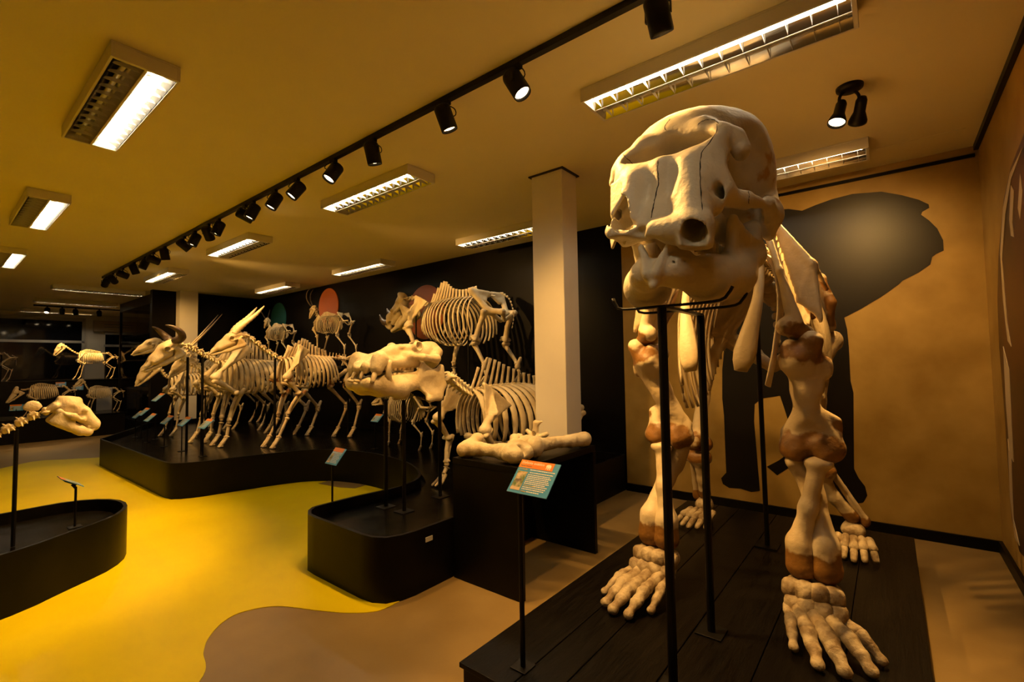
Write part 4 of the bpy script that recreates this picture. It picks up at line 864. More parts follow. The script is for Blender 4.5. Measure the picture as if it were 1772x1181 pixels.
    SKV['bear'] = (sdf([('e', (0, -.27, .12), (.20, .27, .19), .02), ('c', (0, .0, .20), (0, -.3, .28), .05, .08, .08), ('e', (0, -.50, .12), (.18, .18, .14), .06), ('c', (0, -.58, .08), (0, -.86, .0), .15, .12, .05), ('e', (0, -.90, -.01), (.11, .10, .11), .04), ('|c', (.17, -.60, .0), (.29, -.38, -.01), .06, .06, .04), ('|c', (.29, -.38, -.01), (.24, -.12, -.02), .06, .055, .04), ('|e', (.17, -.52, .17), (.05, .05, .05), .03), ('|c', (.13, -.02, .05), (.10, .03, -.05), .06, .05, .04), ('e', (0, -.02, .02), (.13, .08, .13), .05),
        ('|c', (.085, -.80, -.08), (.085, -.83, -.2), .035, .016, .02), ('|E', (.25, -.53, .08), (.08, .065, .07), .02), ('|E', (.25, -.30, .08), (.085, .14, .10), .04), ('C', (0, -.92, .05), (0, -1.05, .03), .055, .055, .02)], .017),
        sdf([('|c', (.25, -.18, -.06), (.24, -.20, -.20), .05, .06, .03), ('|t', (.25, -.18, -.08), (.24, -.14, -.22), (.20, -.50, -.22), .05, .05), ('|t', (.25, -.22, -.03), (.21, -.42, .02), (.20, -.50, -.20), .045, .05), ('|c', (.22, -.28, -.20), (.14, -.72, -.20), .085, .085, .05), ('|c', (.14, -.72, -.20), (.06, -.88, -.17), .085, .07, .05), ('c', (-.05, -.86, -.17), (.05, -.86, -.17), .075, .075, .04), ('|c', (.08, -.90, -.14), (.09, -.93, -.02), .032, .014, .02), ('|c', (.14, -.52, -.12), (.10, -.72, -.12), .03, .025, .02), ('|c', (.03, -.92, -.12), (.03, -.95, -.08), .02, .014, .02)], .017))
skull_shapes()
def mammal(name, loc, rz, label, sp):
    """sp: see calls. (y,z) pairs are in the animal's own frame, y = 0 at the root"""
    t = thing(name, loc, label, 'skeleton', sp.get('group'), rz)
    mat = sp.get('mat', 'bone'); vr = sp['vr']; N = sp['nT']; kw = sp.get('stain')
    def B(n, VF, m=None, par=None, spots=None):
        return bone_obj(n, VF, m or mat, par or t, spots)
    # spine
    back = spline([(0, a, b) for a, b in sp['back']], N+sp['nL']+1)
    sh = np.interp(np.linspace(0, 1, N), np.linspace(0, 1, len(sp['spines'])), sp['spines'])
    for k in range(N+sp['nL']):
        c = (back[k]+back[k+1])/2; d = back[k+1]-back[k]; L = np.linalg.norm(d); pitch = math.atan2(d[2], d[1])
        if k < N:
            V, Fc = blob('vert', c, (vr, L*.47, vr), pitch)
            lean = sp.get('lean', .45)*(1-1.5*k/N); h = sh[k]; w = min(L*.36, vr*.8)*sp.get('blade', 1.)
            pth = [(0, c[1]+.0, c[2]+vr*.3), (0, c[1]+lean*h*.5, c[2]+vr*.3+h*.5), (0, c[1]+lean*h, c[2]+vr*.3+h)]
            V2, F2 = sweep(spline(pth, 5), [(w*1.1, vr*.28), (w*.85, vr*.2), (w*.8, vr*.17), (w*.9, vr*.18), (w*1.0, vr*.26)], 8, True, ex=(0, 1, 0))
            Fl = [tuple(f) for f in Fc]+[tuple(i+len(V) for i in f) for f in F2]
            me = mesh_np('vertebra', np.vstack([V, np.array(V2)]), Fl); obj('vertebra', me, mat, t)
        else: B('vertebra', blob('vertl', c, (vr*sp.get('lumw', 1), L*.47, vr*sp.get('lumh', 1.)), pitch))
    neck = spline([(0, a, b) for a, b in sp['neck']], 8)
    for k in range(7):
        c = (neck[k]+neck[k+1])/2; d = neck[k+1]-neck[k]; L = np.linalg.norm(d); pitch = math.atan2(d[2], d[1]); nw = sp.get('neckw', 1.)*vr
        if k == 0: B('atlas', blob('atlas', c, (nw*1.1, L*.6, nw*1.0), pitch))
        else:
            V, Fc = blob('vertc', c, (nw, L*.52, nw), pitch)
            B('vertebra', (V, Fc))
            if sp.get('axis') and k == 1:
                V2, F2 = sweep(spline([(0, c[1]-L*.5, c[2]+nw*.9), (0, c[1], c[2]+nw*1.3), (0, c[1]+L*.75, c[2]+nw*1.1)], 7), [(nw*.35, nw*.15), (nw*.55, nw*.16), (nw*.7, nw*.16), (nw*.75, nw*.16), (nw*.7, nw*.16), (nw*.5, nw*.15), (nw*.25, nw*.12)], 8, True, ex=(0, 0, 1))
                B('axis_crest', (np.array(V2), F2))
    # ribs
    dep = np.interp(np.linspace(0, 1, N), np.linspace(0, 1, len(sp['depth'])), sp['depth']); W_ = np.interp(np.linspace(0, 1, N), np.linspace(0, 1, len(sp['width'])), sp['width'])
    thm = np.interp(np.linspace(0, 1, N), np.linspace(0, 1, 5), sp.get('arc', (.62, .76, .80, .72, .50))); rw = sp['ribw']; rake = sp.get('rake', .18)
    for k in range(N):
        c = (back[k]+back[k+1])/2; th = thm[k]*PI; n = 13
        for s in (-1, 1):
            P_ = []; R_ = []
            for i in range(n):
                a = th*i/(n-1); f = i/(n-1)
                P_.append((s*(vr*.5*(1-f)+W_[k]*math.sin(a)), c[1]+rake*dep[k]*f*(k/N*1.3-.15)*1.4, c[2]-dep[k]*(1-math.cos(a))/(1-math.cos(th))))
                R_.append((rw*(.75+.45*math.sin(PI*min(1, f*1.1))), rw*.42))
            V, Fc = sweep(P_, R_, 7, True, ex=(.3*s, 1, 0)); B('rib', (np.array(V), Fc))
    if sp.get('sternum', True):
        z0 = back[0][2]-dep[0]; a = [(0, back[0][1]-.02, z0), (0, back[N//3][1], back[N//3][2]-dep[N//3]), (0, back[2*N//3][1], back[2*N//3][2]-dep[2*N//3]*1.0)]
        V, Fc = sweep(spline(a, 10), [(rw*1.1, rw*1.5)]*10, 8); B('sternum', (np.array(V), Fc))
    # tail
    if sp.get('tail'):
        tl = spline([(0, a, b) for a, b in sp['tail']], sp.get('nK', 9)+1)
        for k in range(len(tl)-1):
            c = (tl[k]+tl[k+1])/2; d = tl[k+1]-tl[k]; L = np.linalg.norm(d); q = vr*(.62-.45*k/len(tl)); B('vertebra', blob('vert', c, (q, L*.5, q), math.atan2(d[2], d[1])))
    # pelvis
    (cy, cz, ch), (hy, hz, hw), (iy, iz, iw) = sp['pelvis']; r = sp.get('pelr', vr*.45); sc = back[-1]
    ops = [('|t', (ch, cy, cz), (vr*.6, sc[1]-.02, sc[2]+vr*.6), (hw*.8, (hy+cy)/2, (hz+cz)/2), r*.5, r), ('|c', (ch, cy, cz), (hw, hy, hz), r*.9, r*1.1, r*1.5), ('|c', (ch, cy, cz), (vr*.6, sc[1], sc[2]+vr*.8), r*1.0, r*.7, r), ('|c', (hw, hy, hz), (iw, iy, iz), r*1.1, r*1.0, r), ('|c', (hw, hy, hz), (0, hy+.25*(iy-hy), hz-.75*abs(hz-cz)*.6), r*.9, r*.8, r), ('|c', (iw, iy, iz), (0, hy+.6*(iy-hy), hz-.75*abs(hz-cz)*.6), r*.8, r*.7, r)]
    B('pelvis', sdf(ops, max(.008, r*.45)), spots=[((s*ch, cy, cz), r*3, .7*kw) for s in (-1, 1)] if kw else None)
    B('sacrum', blob('vertl', sc+np.array((0, vr*.9, -vr*.1)), (vr*.7, vr*1.6, vr*.6), -.15))
    # limbs
    bw = sp['bw']
    def st(p, r, w=.9): return [(tuple(p), r, w*kw)] if kw else None
    for s in (-1, 1):
        fl = sp['fore_l' if s > 0 else 'fore_r'] if 'fore_l' in sp else sp['fore']; x0, x1, x2 = sp['fx']
        (ty, tz), (gy, gz), (ey, ez), (wy, wz), (py, pz), (qy, qz) = fl
        T = np.array((s*x0, ty, tz)); G = np.array((s*x1, gy, gz)); E_ = np.array((s*x1, ey, ez)); Wp = np.array((s*x2, wy, wz)); Pp = np.array((s*x2, py, pz)); Q = np.array((s*x2, qy, qz))
        d = (T-G); L = np.linalg.norm(d); u = d/L; fw = np.array((0, -u[2], u[1])); fw /= np.linalg.norm(fw); sw = sp.get('scapw', .30)*L; th = bw*.05
        A1 = T+fw*sw*.42; A2 = T-fw*sw*.75; lat = np.array((s*1., 0, 0))
        ops = [('t', G+u*L*.10, A1, A2, th*.5, th), ('c', G, G+u*L*.14, bw*.10, bw*.07, th*2), ('c', A1, A2, th*.9, th*.8, th), ('t', T+fw*sw*.10, G+u*L*.22, G+u*L*.45+lat*bw*.24, th*.5, th), ('c', G+u*L*.25+lat*bw*.10, T, th*.8, th*.6, th), ('e', G, (bw*.11, bw*.13, bw*.09), th*2)]
        B('scapula', sdf(ops, max(.008, bw*.038)))
        B('humerus', place('humerus', G-u*L*.04, E_, bw, s), spots=st(G, bw*.2)); d2 = E_-Wp
        B('radius', place('radius', E_, Wp, bw*.85, s), spots=st(E_, bw*.16)); B('ulna', place('ulna', E_, Wp, bw*.9, s), spots=st(E_+np.array((0, bw*.12, bw*.1)), bw*.12))
        cs = bw*.085; B('carpus', blob('carpus', Wp, (cs*1.1, cs, cs*1.3)))
        B('metacarpal', place('metacarpal', Wp-np.array((0, 0, cs*1.2)), Pp, bw*.8, s))
        hs = (Pp[2]-Q[2])*1.02; B(sp.get('foot', 'hoof'), blob(sp.get('foot', 'hoof'), Pp, (hs*sp.get('footw', 1), hs*sp.get('footl', 1), hs)))
        hl = sp['hind_l' if s > 0 else 'hind_r'] if 'hind_l' in sp else sp['hind']; x0, x1, x2 = sp['hx']
        (hy_, hz_), (ky, kz), (cy_, cz_), (py, pz), (qy, qz) = hl
        Hp = np.array((s*x0, hy_, hz_)); K = np.array((s*x1, ky, kz)); C_ = np.array((s*x2, cy_, cz_)); Pp = np.array((s*x2, py, pz)); Q = np.array((s*x2, qy, qz))
        B('femur', place('femur', Hp, K, bw*1.05, s), spots=st(K, bw*.18)); B('tibia', place('tibia', K-np.array((0, 0, bw*.06)), C_, bw*.92, s), spots=st(K, bw*.16)); B('patella', blob('carpus', K+np.array((0, -bw*.16, bw*.04)), bw*.05))
        B('heel_bone', blob('heel', C_, bw*.22)); B('metatarsal', place('metacarpal', C_-np.array((0, 0, bw*.10)), Pp, bw*.75, s))
        hs = (Pp[2]-Q[2])*1.02; B(sp.get('foot', 'hoof'), blob(sp.get('foot', 'hoof'), Pp, (hs*sp.get('footw', 1), hs*sp.get('footl', 1), hs)))
    # skull
    if sp.get('skull'):
        k, (oy, oz), L, pit = sp['skull'][:4]; yaw = sp['skull'][4] if len(sp['skull']) > 4 else 0
        R_ = Matrix.Rotation(yaw, 4, 'Z')@Matrix.Rotation(pit, 4, 'X'); o = np.array((0, oy, oz))
        Rn = np.array(R_.to_3x3())
        def tf(V): return np.asarray(V)*L@Rn.T+o
        (V, Fc), (V2, F2) = SKV[k]; wx = np.array((sp.get('skw', 1.), 1, sp.get('skz', 1.)))
        sk = B('skull', (tf(V*wx), Fc)); B('lower_jaw', (tf(V2*wx), F2))
        for hn in sp.get('horns', []):
            for s in (-1, 1):
                P_ = spline([(s*a, b, c) for a, b, c in hn['p']], hn.get('n', 18)); rr = np.interp(np.linspace(0, 1, len(P_)), np.linspace(0, 1, len(hn['r'])), hn['r'])
                if hn.get('ring'): rr = rr*(1+.10*np.sin(np.arange(len(P_))*2.2))
                if hn.get('one') and s < 0: continue
                if hn.get('one'): P_ = P_*np.array((0, 1, 1))
                V3, F3 = sweep(tf(P_), rr*L, 9); B('horn', (np.array(V3), F3), hn.get('mat', 'horn'), sk)
        for tt in sp.get('tusks', []):
            for s in (-1, 1):
                P_ = spline([(s*a, b, c) for a, b, c in tt['p']], 8); V3, F3 = sweep(tf(P_), np.linspace(tt['r'], tt['r']*.3, 8)*L, 7); B('tusk', (np.array(V3), F3), 'tooth', sk)
    # mounting rods
    for (px, py, z0, z1, r) in sp.get('poles', []):
        m = MB(); m.tube([(px, py, z0), (px, py, z1)], r, 8); obj('support_pole', m.mesh('support_pole'), 'metal_black', t)
    return t
# ---------------------------------------------------------------- the animals
def rel(spec, y0, z0, flip=1):
    """shift every absolute (along, height) pair of a spec to the root; flip=-1 for animals facing the other way"""
    out = dict(spec); f = lambda p: (flip*(p[0]-y0), p[1]-z0)
    for k in ('back', 'neck', 'tail', 'fore', 'hind', 'fore_l', 'fore_r', 'hind_l', 'hind_r'):
        if k in out: out[k] = [f(p) for p in out[k]]
    out['pelvis'] = [f(p[:2])+(p[2],) for p in out['pelvis']]
    if out.get('skull'): s = out['skull']; out['skull'] = (s[0], f(s[1]))+tuple(s[2:])
    out['poles'] = [(p[0], flip*(p[1]-y0), p[2]-z0, p[3]-z0, p[4]) for p in out.get('poles', [])]
    return out
G1 = 'horned hoofed skeletons on the long platform'
DK = .33
# eland
el = dict(vr=.042, nT=13, nL=6, back=[(3.36, 1.60), (3.62, 1.67), (4.0, 1.65), (4.42, 1.60)], spines=[.12, .20, .25, .22, .16, .12, .09], lean=.5, blade=1.05,
     neck=[(2.80, 1.96), (2.95, 1.88), (3.15, 1.72), (3.36, 1.60)], neckw=1.5, depth=[.34, .45, .50, .48, .38], width=[.12, .19, .24, .25, .21], ribw=.020, tail=[(4.60, 1.60), (4.72, 1.50), (4.76, 1.25)],
     pelvis=[(4.40, 1.66, .21), (4.58, 1.45, .14), (4.80, 1.48, .10)], bw=.48, mat='bone_old', stain=1.0,
     fx=(.17, .21, .12), hx=(.17, .18, .13), fore_l=[(3.58, 1.78), (3.33, 1.35), (3.51, 1.10), (3.38, .80), (3.25, .47), (3.20, .335)], fore_r=[(3.58, 1.78), (3.34, 1.35), (3.48, 1.10), (3.36, .78), (3.23, .47), (3.17, .335)],
     hind_l=[(4.56, 1.43), (4.28, 1.22), (4.57, .84), (4.47, .46), (4.40, .335)], hind_r=[(4.56, 1.43), (4.22, 1.20), (4.50, .84), (4.34, .46), (4.27, .335)],
     skull=('bovid', (2.80, 1.955), .50, .47), lumw=1.2, lumh=1.4,
     horns=[dict(p=[(.09, -.22, .12), (.12, -.06, .21), (.15, .14, .28), (.18, .36, .34), (.21, .58, .42), (.24, .80, .52)], r=[.080, .085, .072, .058, .046, .016], mat='horn_pale', ring=1, n=30)],
     poles=[(0, 3.25, DK, 1.62, .018), (0, 4.45, DK, 1.58, .016)], group=G1)
mammal('antelope_skeleton', (-7.06, 3.8, DK), 0, 'large antelope skeleton with thick pale straight horns, nearest of the herd', rel(el, 3.8, DK))
# buffalo
bu = dict(vr=.046, nT=13, nL=6, back=[(2.80, 1.58), (3.1, 1.62), (3.5, 1.60), (4.0, 1.56)], spines=[.30, .42, .42, .36, .28, .20, .14], lean=.35, blade=1.1,
     neck=[(2.26, 1.84), (2.42, 1.80), (2.62, 1.68), (2.80, 1.58)], neckw=1.7, depth=[.36, .48, .52, .50, .40], width=[.13, .21, .26, .27, .23], ribw=.024, tail=[(4.25, 1.56), (4.36, 1.45), (4.40, 1.2)],
     pelvis=[(4.0, 1.62, .24), (4.25, 1.44, .15), (4.46, 1.48, .11)], bw=.52, mat='bone', fx=(.18, .23, .14), hx=(.18, .2, .14),
     fore_l=[(3.08, 1.84), (2.66, 1.36), (2.96, 1.11), (2.88, .70), (2.85, .47), (2.79, .335)], fore_r=[(3.06, 1.84), (2.68, 1.36), (2.98, 1.12), (2.88, .72), (2.84, .47), (2.78, .335)],
     hind_l=[(4.24, 1.42), (4.0, 1.14), (4.28, .80), (4.16, .46), (4.08, .335)], hind_r=[(4.24, 1.42), (3.94, 1.14), (4.22, .80), (4.08, .46), (4.00, .335)],
     skull=('bovid', (2.27, 1.86), .58, .62, .10), skw=1.15, lumw=1.2,
     horns=[dict(p=[(.13, -.10, .12), (.27, -.04, .11), (.42, .0, .17), (.48, .0, .31), (.44, -.05, .46), (.36, -.12, .56)], r=[.085, .095, .088, .07, .048, .014], mat='horn', n=22)],
     poles=[(-.12, 2.42, DK, 1.66, .018), (.10, 2.54, DK, 1.64, .018), (0, 3.9, DK, 1.55, .014)], group=G1)
mammal('buffalo_skeleton', (-7.85, 3.4, DK), 0, 'buffalo skeleton with dark upturned horns, second in the herd', rel(bu, 3.4, DK))
# generic antelope spec scaled
def antelope(u0, x0, y0, nose, poll, horns, label, S_=1., name='antelope_skeleton', mat='bone', body=0., skw=1.):
    a = dict(vr=.036*S_, nT=13, nL=6, spines=[.10*S_, .16*S_, .18*S_, .14*S_, .1*S_, .08*S_], lean=.45, blade=1.05, neckw=1.5, ribw=.017*S_, bw=.39*S_, mat=mat, lumw=1.2)
    Y = lambda d: y0+d*S_; Z = lambda d: DK+d*S_
    a['back'] = [(Y(-.45), Z(1.10)), (Y(-.2), Z(1.16)), (Y(.2), Z(1.15)), (Y(.62), Z(1.12))]
    ny, nz = nose; py, pz = poll
    a['neck'] = [(py, pz), (py*.7+Y(-.45)*.3+.03, pz*.7+Z(1.10)*.3-.03), (py*.3+Y(-.45)*.7, pz*.3+Z(1.10)*.7-.04), (Y(-.45), Z(1.10))]
    a['depth'] = [.30*S_, .38*S_, .42*S_, .40*S_, .32*S_]; a['width'] = [.10*S_, .16*S_, .19*S_, .19*S_, .16*S_]; a['tail'] = [(Y(.8), Z(1.12)), (Y(.9), Z(1.05)), (Y(.94), Z(.85))]
    a['pelvis'] = [(Y(.60), Z(1.17), .17*S_), (Y(.78), Z(1.0), .11*S_), (Y(.96), Z(1.02), .08*S_)]; a['fx'] = (.13*S_, .16*S_, .10*S_); a['hx'] = (.13*S_, .14*S_, .10*S_)
    a['fore_l'] = [(Y(-.25), Z(1.22)), (Y(-.44), Z(.88)), (Y(-.27), Z(.70)), (Y(-.33), Z(.40)), (Y(-.36), Z(.13)), (Y(-.40), DK+.004)]
    a['fore_r'] = [(Y(-.25), Z(1.22)), (Y(-.46), Z(.88)), (Y(-.32), Z(.70)), (Y(-.42), Z(.40)), (Y(-.48), Z(.13)), (Y(-.53), DK+.004)]
    a['hind_l'] = [(Y(.76), Z(.99)), (Y(.5), Z(.76)), (Y(.78), Z(.45)), (Y(.70), Z(.12)), (Y(.65), DK+.004)]
    a['hind_r'] = [(Y(.76), Z(.99)), (Y(.46), Z(.76)), (Y(.70), Z(.45)), (Y(.60), Z(.12)), (Y(.55), DK+.004)]
    L = math.hypot(ny-py, nz-pz); pit = math.atan2(pz-nz, py-ny)-.08
    a['skull'] = ('bovid', (py, pz), L, pit); a['horns'] = horns; a['group'] = G1; a['skw'] = skw
    a['poles'] = [(0, Y(-.40), DK, Z(1.08), .011), (0, Y(.62), DK, Z(1.08), .011)]
    return mammal(name, (x0, y0, DK), 0, label, rel(a, y0, DK))
px = lambda u, v, x: tuple(at_x(u, v, x)[1:])
antelope(0, -9.05, 3.42, px(290, 652, -9.05), px(331, 611, -9.05), [dict(p=[(.08, -.16, .12), (.09, .1, .16), (.12, .5, .20), (.15, 1.0, .26), (.18, 1.55, .34)], r=[.036, .032, .027, .02, .005], mat='horn_pale', ring=0, n=20)], 'oryx-like skeleton with long thin straight swept-back horns', .95)
antelope(1, -8.50, 3.25, px(226, 613, -8.5), px(276, 590, -8.5), [], 'hornless skeleton whose skull shows behind the buffalo skull', 1.05, name='hoofed_skeleton')
antelope(2, -9.80, 3.12, px(232, 668, -9.8), px(266, 628, -9.8), [dict(p=[(.09, -.1, .12), (.13, .0, .2), (.16, .12, .25)], r=[.03, .025, .008], mat='horn', n=8)], 'low-headed hoofed skeleton with white skull at the left end of the herd', .92, name='hoofed_skeleton')
antelope(3, -10.6, 3.95, px(345, 655, -10.6), px(372, 620, -10.6), [], 'small hoofed skeleton at the back of the herd by the end wall', .85, name='hoofed_skeleton', mat='bone_old')
# rhinoceros on the shelf, facing -x
RZ = 1.22
rh = dict(vr=.045, nT=15, nL=3, back=[(-5.22, 2.36), (-4.95, 2.40), (-4.5, 2.40), (-4.05, 2.38)], spines=[.14, .26, .27, .2, .14, .11, .10, .12, .13], lean=.55, blade=1.1, neck=[(-5.74, 2.50), (-5.55, 2.50), (-5.38, 2.42), (-5.22, 2.36)], neckw=1.25,
     depth=[.40, .55, .64, .66, .62, .50], width=[.17, .28, .33, .34, .32, .27], ribw=.018, arc=(.62, .80, .86, .80, .62), rake=.16, tail=[(-3.86, 2.40), (-3.72, 2.30), (-3.66, 2.10), (-3.69, 1.93)], nK=12,
     pelvis=[(-4.10, 2.42, .30), (-3.92, 2.16, .17), (-3.74, 2.14, .12)], pelr=.036, bw=.48, mat='bone', fx=(.29, .36, .26), hx=(.20, .24, .22), scapw=.5, foot='paw', footl=.8,
     fore_l=[(-5.10, 2.42), (-5.26, 2.05), (-5.14, 1.78), (-5.16, 1.50), (-5.20, 1.35), (-5.24, RZ+.004)], fore_r=[(-5.05, 2.42), (-5.22, 2.05), (-5.04, 1.78), (-5.0, 1.50), (-4.98, 1.35), (-5.02, RZ+.004)],
     hind_l=[(-3.95, 2.16), (-4.10, 1.79), (-3.96, 1.48), (-3.93, 1.34), (-3.98, RZ+.004)], hind_r=[(-3.86, 2.16), (-4.00, 1.79), (-3.78, 1.48), (-3.74, 1.34), (-3.79, RZ+.004)],
     skull=('rhino', (-5.72, 2.46), .57, .80, .15), skz=1.22, skw=1.15, lumw=1.0,
     horns=[dict(p=[(.0, -.86, .12), (.0, -.95, .24), (.0, -.97, .40), (.0, -.92, .54)], r=[.11, .09, .055, .008], mat='horn', one=1, n=12), dict(p=[(.0, -.62, .20), (.0, -.65, .32), (.0, -.62, .46)], r=[.095, .065, .008], mat='horn', one=1, n=10)],
     poles=[(0, -5.53, RZ, 2.46, .012), (0, -4.45, RZ, 2.36, .012)])
mammal('rhinoceros_skeleton', (-4.6, 4.62, RZ), -PI/2, 'rhinoceros skeleton with two dark horns on the shelf', rel(rh, -4.6, RZ))
# two small horned antelopes on the upper shelf, facing -x
AZ = 1.50
def small_up(x0, y0, horns, label, s=1., yaw=0.):
    X = lambda d: x0+d*s; Z = lambda d: AZ+d*s
    a = dict(vr=.024*s, nT=13, nL=6, back=[(X(-.42), Z(.90)), (X(-.2), Z(.94)), (X(.1), Z(.93)), (X(.42), Z(.93))], spines=[.04*s, .08*s, .08*s, .05*s, .03*s], blade=1.4, neck=[(X(-.58), Z(1.16)), (X(-.55), Z(1.08)), (X(-.5), Z(.98)), (X(-.42), Z(.90))], neckw=1.35,
         depth=[.24*s, .30*s, .33*s, .30*s, .22*s], width=[.08*s, .13*s, .15*s, .15*s, .12*s], ribw=.011*s, tail=[(X(.56), Z(.92)), (X(.64), Z(.86)), (X(.66), Z(.76))], pelvis=[(X(.40), Z(.96), .11*s), (X(.54), Z(.80), .08*s), (X(.66), Z(.80), .07*s)], pelr=.012*s, bw=.23*s, mat='bone', fx=(.09*s, .11*s, .08*s), hx=(.10*s, .11*s, .09*s),
         fore_l=[(X(-.28), Z(.96)), (X(-.42), Z(.72)), (X(-.30), Z(.55)), (X(-.34), Z(.30)), (X(-.36), Z(.08)), (X(-.38), AZ+.003)], fore_r=[(X(-.28), Z(.96)), (X(-.42), Z(.72)), (X(-.32), Z(.55)), (X(-.38), Z(.30)), (X(-.42), Z(.08)), (X(-.45), AZ+.003)],
         hind_l=[(X(.52), Z(.79)), (X(.38), Z(.56)), (X(.60), Z(.34)), (X(.58), Z(.08)), (X(.54), AZ+.003)], hind_r=[(X(.54), Z(.79)), (X(.42), Z(.56)), (X(.68), Z(.34)), (X(.68), Z(.08)), (X(.64), AZ+.003)],
         skull=('bovid', (X(-.585), Z(1.17)), .27*s, .95, yaw), horns=horns, poles=[(0, X(-.48), AZ, Z(.95), .008), (0, X(.3), AZ, Z(.9), .008)], group='small horned skeletons on the upper shelf')
    return mammal('antelope_skeleton', (x0, y0, AZ), -PI/2, label, rel(a, x0, AZ))
small_up(-8.15, 4.78, [dict(p=[(.08, -.16, .12), (.14, -.08, .40), (.19, .12, .78), (.20, .50, 1.02), (.18, .85, .98)], r=[.050, .046, .040, .028, .010], mat='horn', ring=1, n=26)], 'small antelope skeleton with tall curved dark horns before the orange disc', 1.0, .35)
small_up(-10.20, 4.78, [dict(p=[(.08, -.16, .12), (.22, .0, .35), (.38, .25, .62), (.46, .5, .85)], r=[.04, .036, .026, .008], mat='horn', ring=1, n=20)], 'small spread-horned skeleton before the teal disc', .92, .2)
# small skeleton under the rhino shelf
LX = -5.45
def low_small():
    s = .86; X = lambda d: LX+d*s; Z = lambda d: DK+d*s
    a = dict(vr=.024, nT=14, nL=5, back=[(X(-.34), Z(.82)), (X(-.1), Z(.86)), (X(.15), Z(.84)), (X(.42), Z(.80))], spines=[.05, .07, .07, .05, .03], neck=[(X(-.56), Z(.80)), (X(-.5), Z(.80)), (X(-.42), Z(.80)), (X(-.34), Z(.82))], neckw=1.3,
         depth=[.26, .36, .40, .38, .28], width=[.10, .16, .18, .18, .15], ribw=.011, arc=(.6, .78, .82, .75, .55), tail=[(X(.56), Z(.78)), (X(.66), Z(.66))], nK=6, pelvis=[(X(.40), Z(.84), .12), (X(.52), Z(.68), .09), (X(.66), Z(.68), .07)], pelr=.014, bw=.2, mat='bone', fx=(.10, .12, .10), hx=(.1, .12, .1),
         fore=[(X(-.22), Z(.82)), (X(-.36), Z(.58)), (X(-.24), Z(.42)), (X(-.28), Z(.22)), (X(-.29), Z(.07)), (X(-.31), DK+.003)], hind=[(X(.5), Z(.67)), (X(.36), Z(.44)), (X(.54), Z(.26)), (X(.52), Z(.07)), (X(.48), DK+.003)],
         skull=('boar', (X(-.56), Z(.80)), .34, .25), poles=[(0, X(-.4), DK, Z(.78), .008)])
    mammal('hoofed_skeleton', (LX, 4.35, DK), -PI/2, 'small round-ribbed skeleton on the platform below the rhinoceros shelf', rel(a, LX, DK))
low_small()
# hippopotamus
hp_ = dict(vr=.055, nT=14, nL=4, back=[(3.16, 1.24), (3.45, 1.27), (3.95, 1.27), (4.45, 1.20), (4.75, 1.12)], spines=[.20, .27, .23, .18, .14, .11, .10, .10], lean=.5, blade=.62, neck=[(2.86, 1.40), (2.95, 1.36), (3.06, 1.29), (3.16, 1.24)], neckw=1.5,
     depth=[.40, .52, .60, .62, .58, .5], width=[.18, .29, .35, .37, .36, .30], ribw=.030, arc=(.58, .68, .72, .66, .5), rake=.10, tail=[(4.95, 1.05), (5.05, .9)], nK=5, pelvis=[(4.62, 1.16, .28), (4.80, .92, .18), (4.98, .95, .12)], pelr=.035, bw=.42, mat='bone', fx=(.36, .42, .36), hx=(.22, .28, .28), scapw=.95, foot='paw', footl=1.0, footw=.9,
     fore_l=[(3.10, 1.25), (2.92, .95), (3.06, .74), (2.98, .54), (2.94, .44), (2.86, .337)], fore_r=[(3.38, 1.25), (3.17, .98), (3.30, .76), (3.22, .54), (3.18, .44), (3.10, .337)],
     hind=[(4.78, .92), (4.6, .68), (4.74, .50), (4.74, .42), (4.66, .337)], skull=None, sternum=True, lumw=1.2,
     poles=[(-.245, 2.426, DK, 1.215, .016), (-.025, 2.438, DK, 1.215, .016), (-.10, 2.893, DK, 1.23, .016)])
hippo = mammal('hippopotamus_skeleton', (-3.05, 3.3, DK), 0, 'hippopotamus skeleton with massive tusked skull beside the bench', rel(hp_, 3.3, DK))
def hbone(name, ops, vox, mat='bone', par=None, spots=None, rough=.0015):
    V, Fc = sdf(ops, vox, rough, 60.); V = relax(V, Fc, 1); V[:, 1] = 2.37+(V[:, 1]-2.37)*.90
    return bone_obj(name, (V, Fc), mat, par or hippo, spots, (0, 3.3, DK))
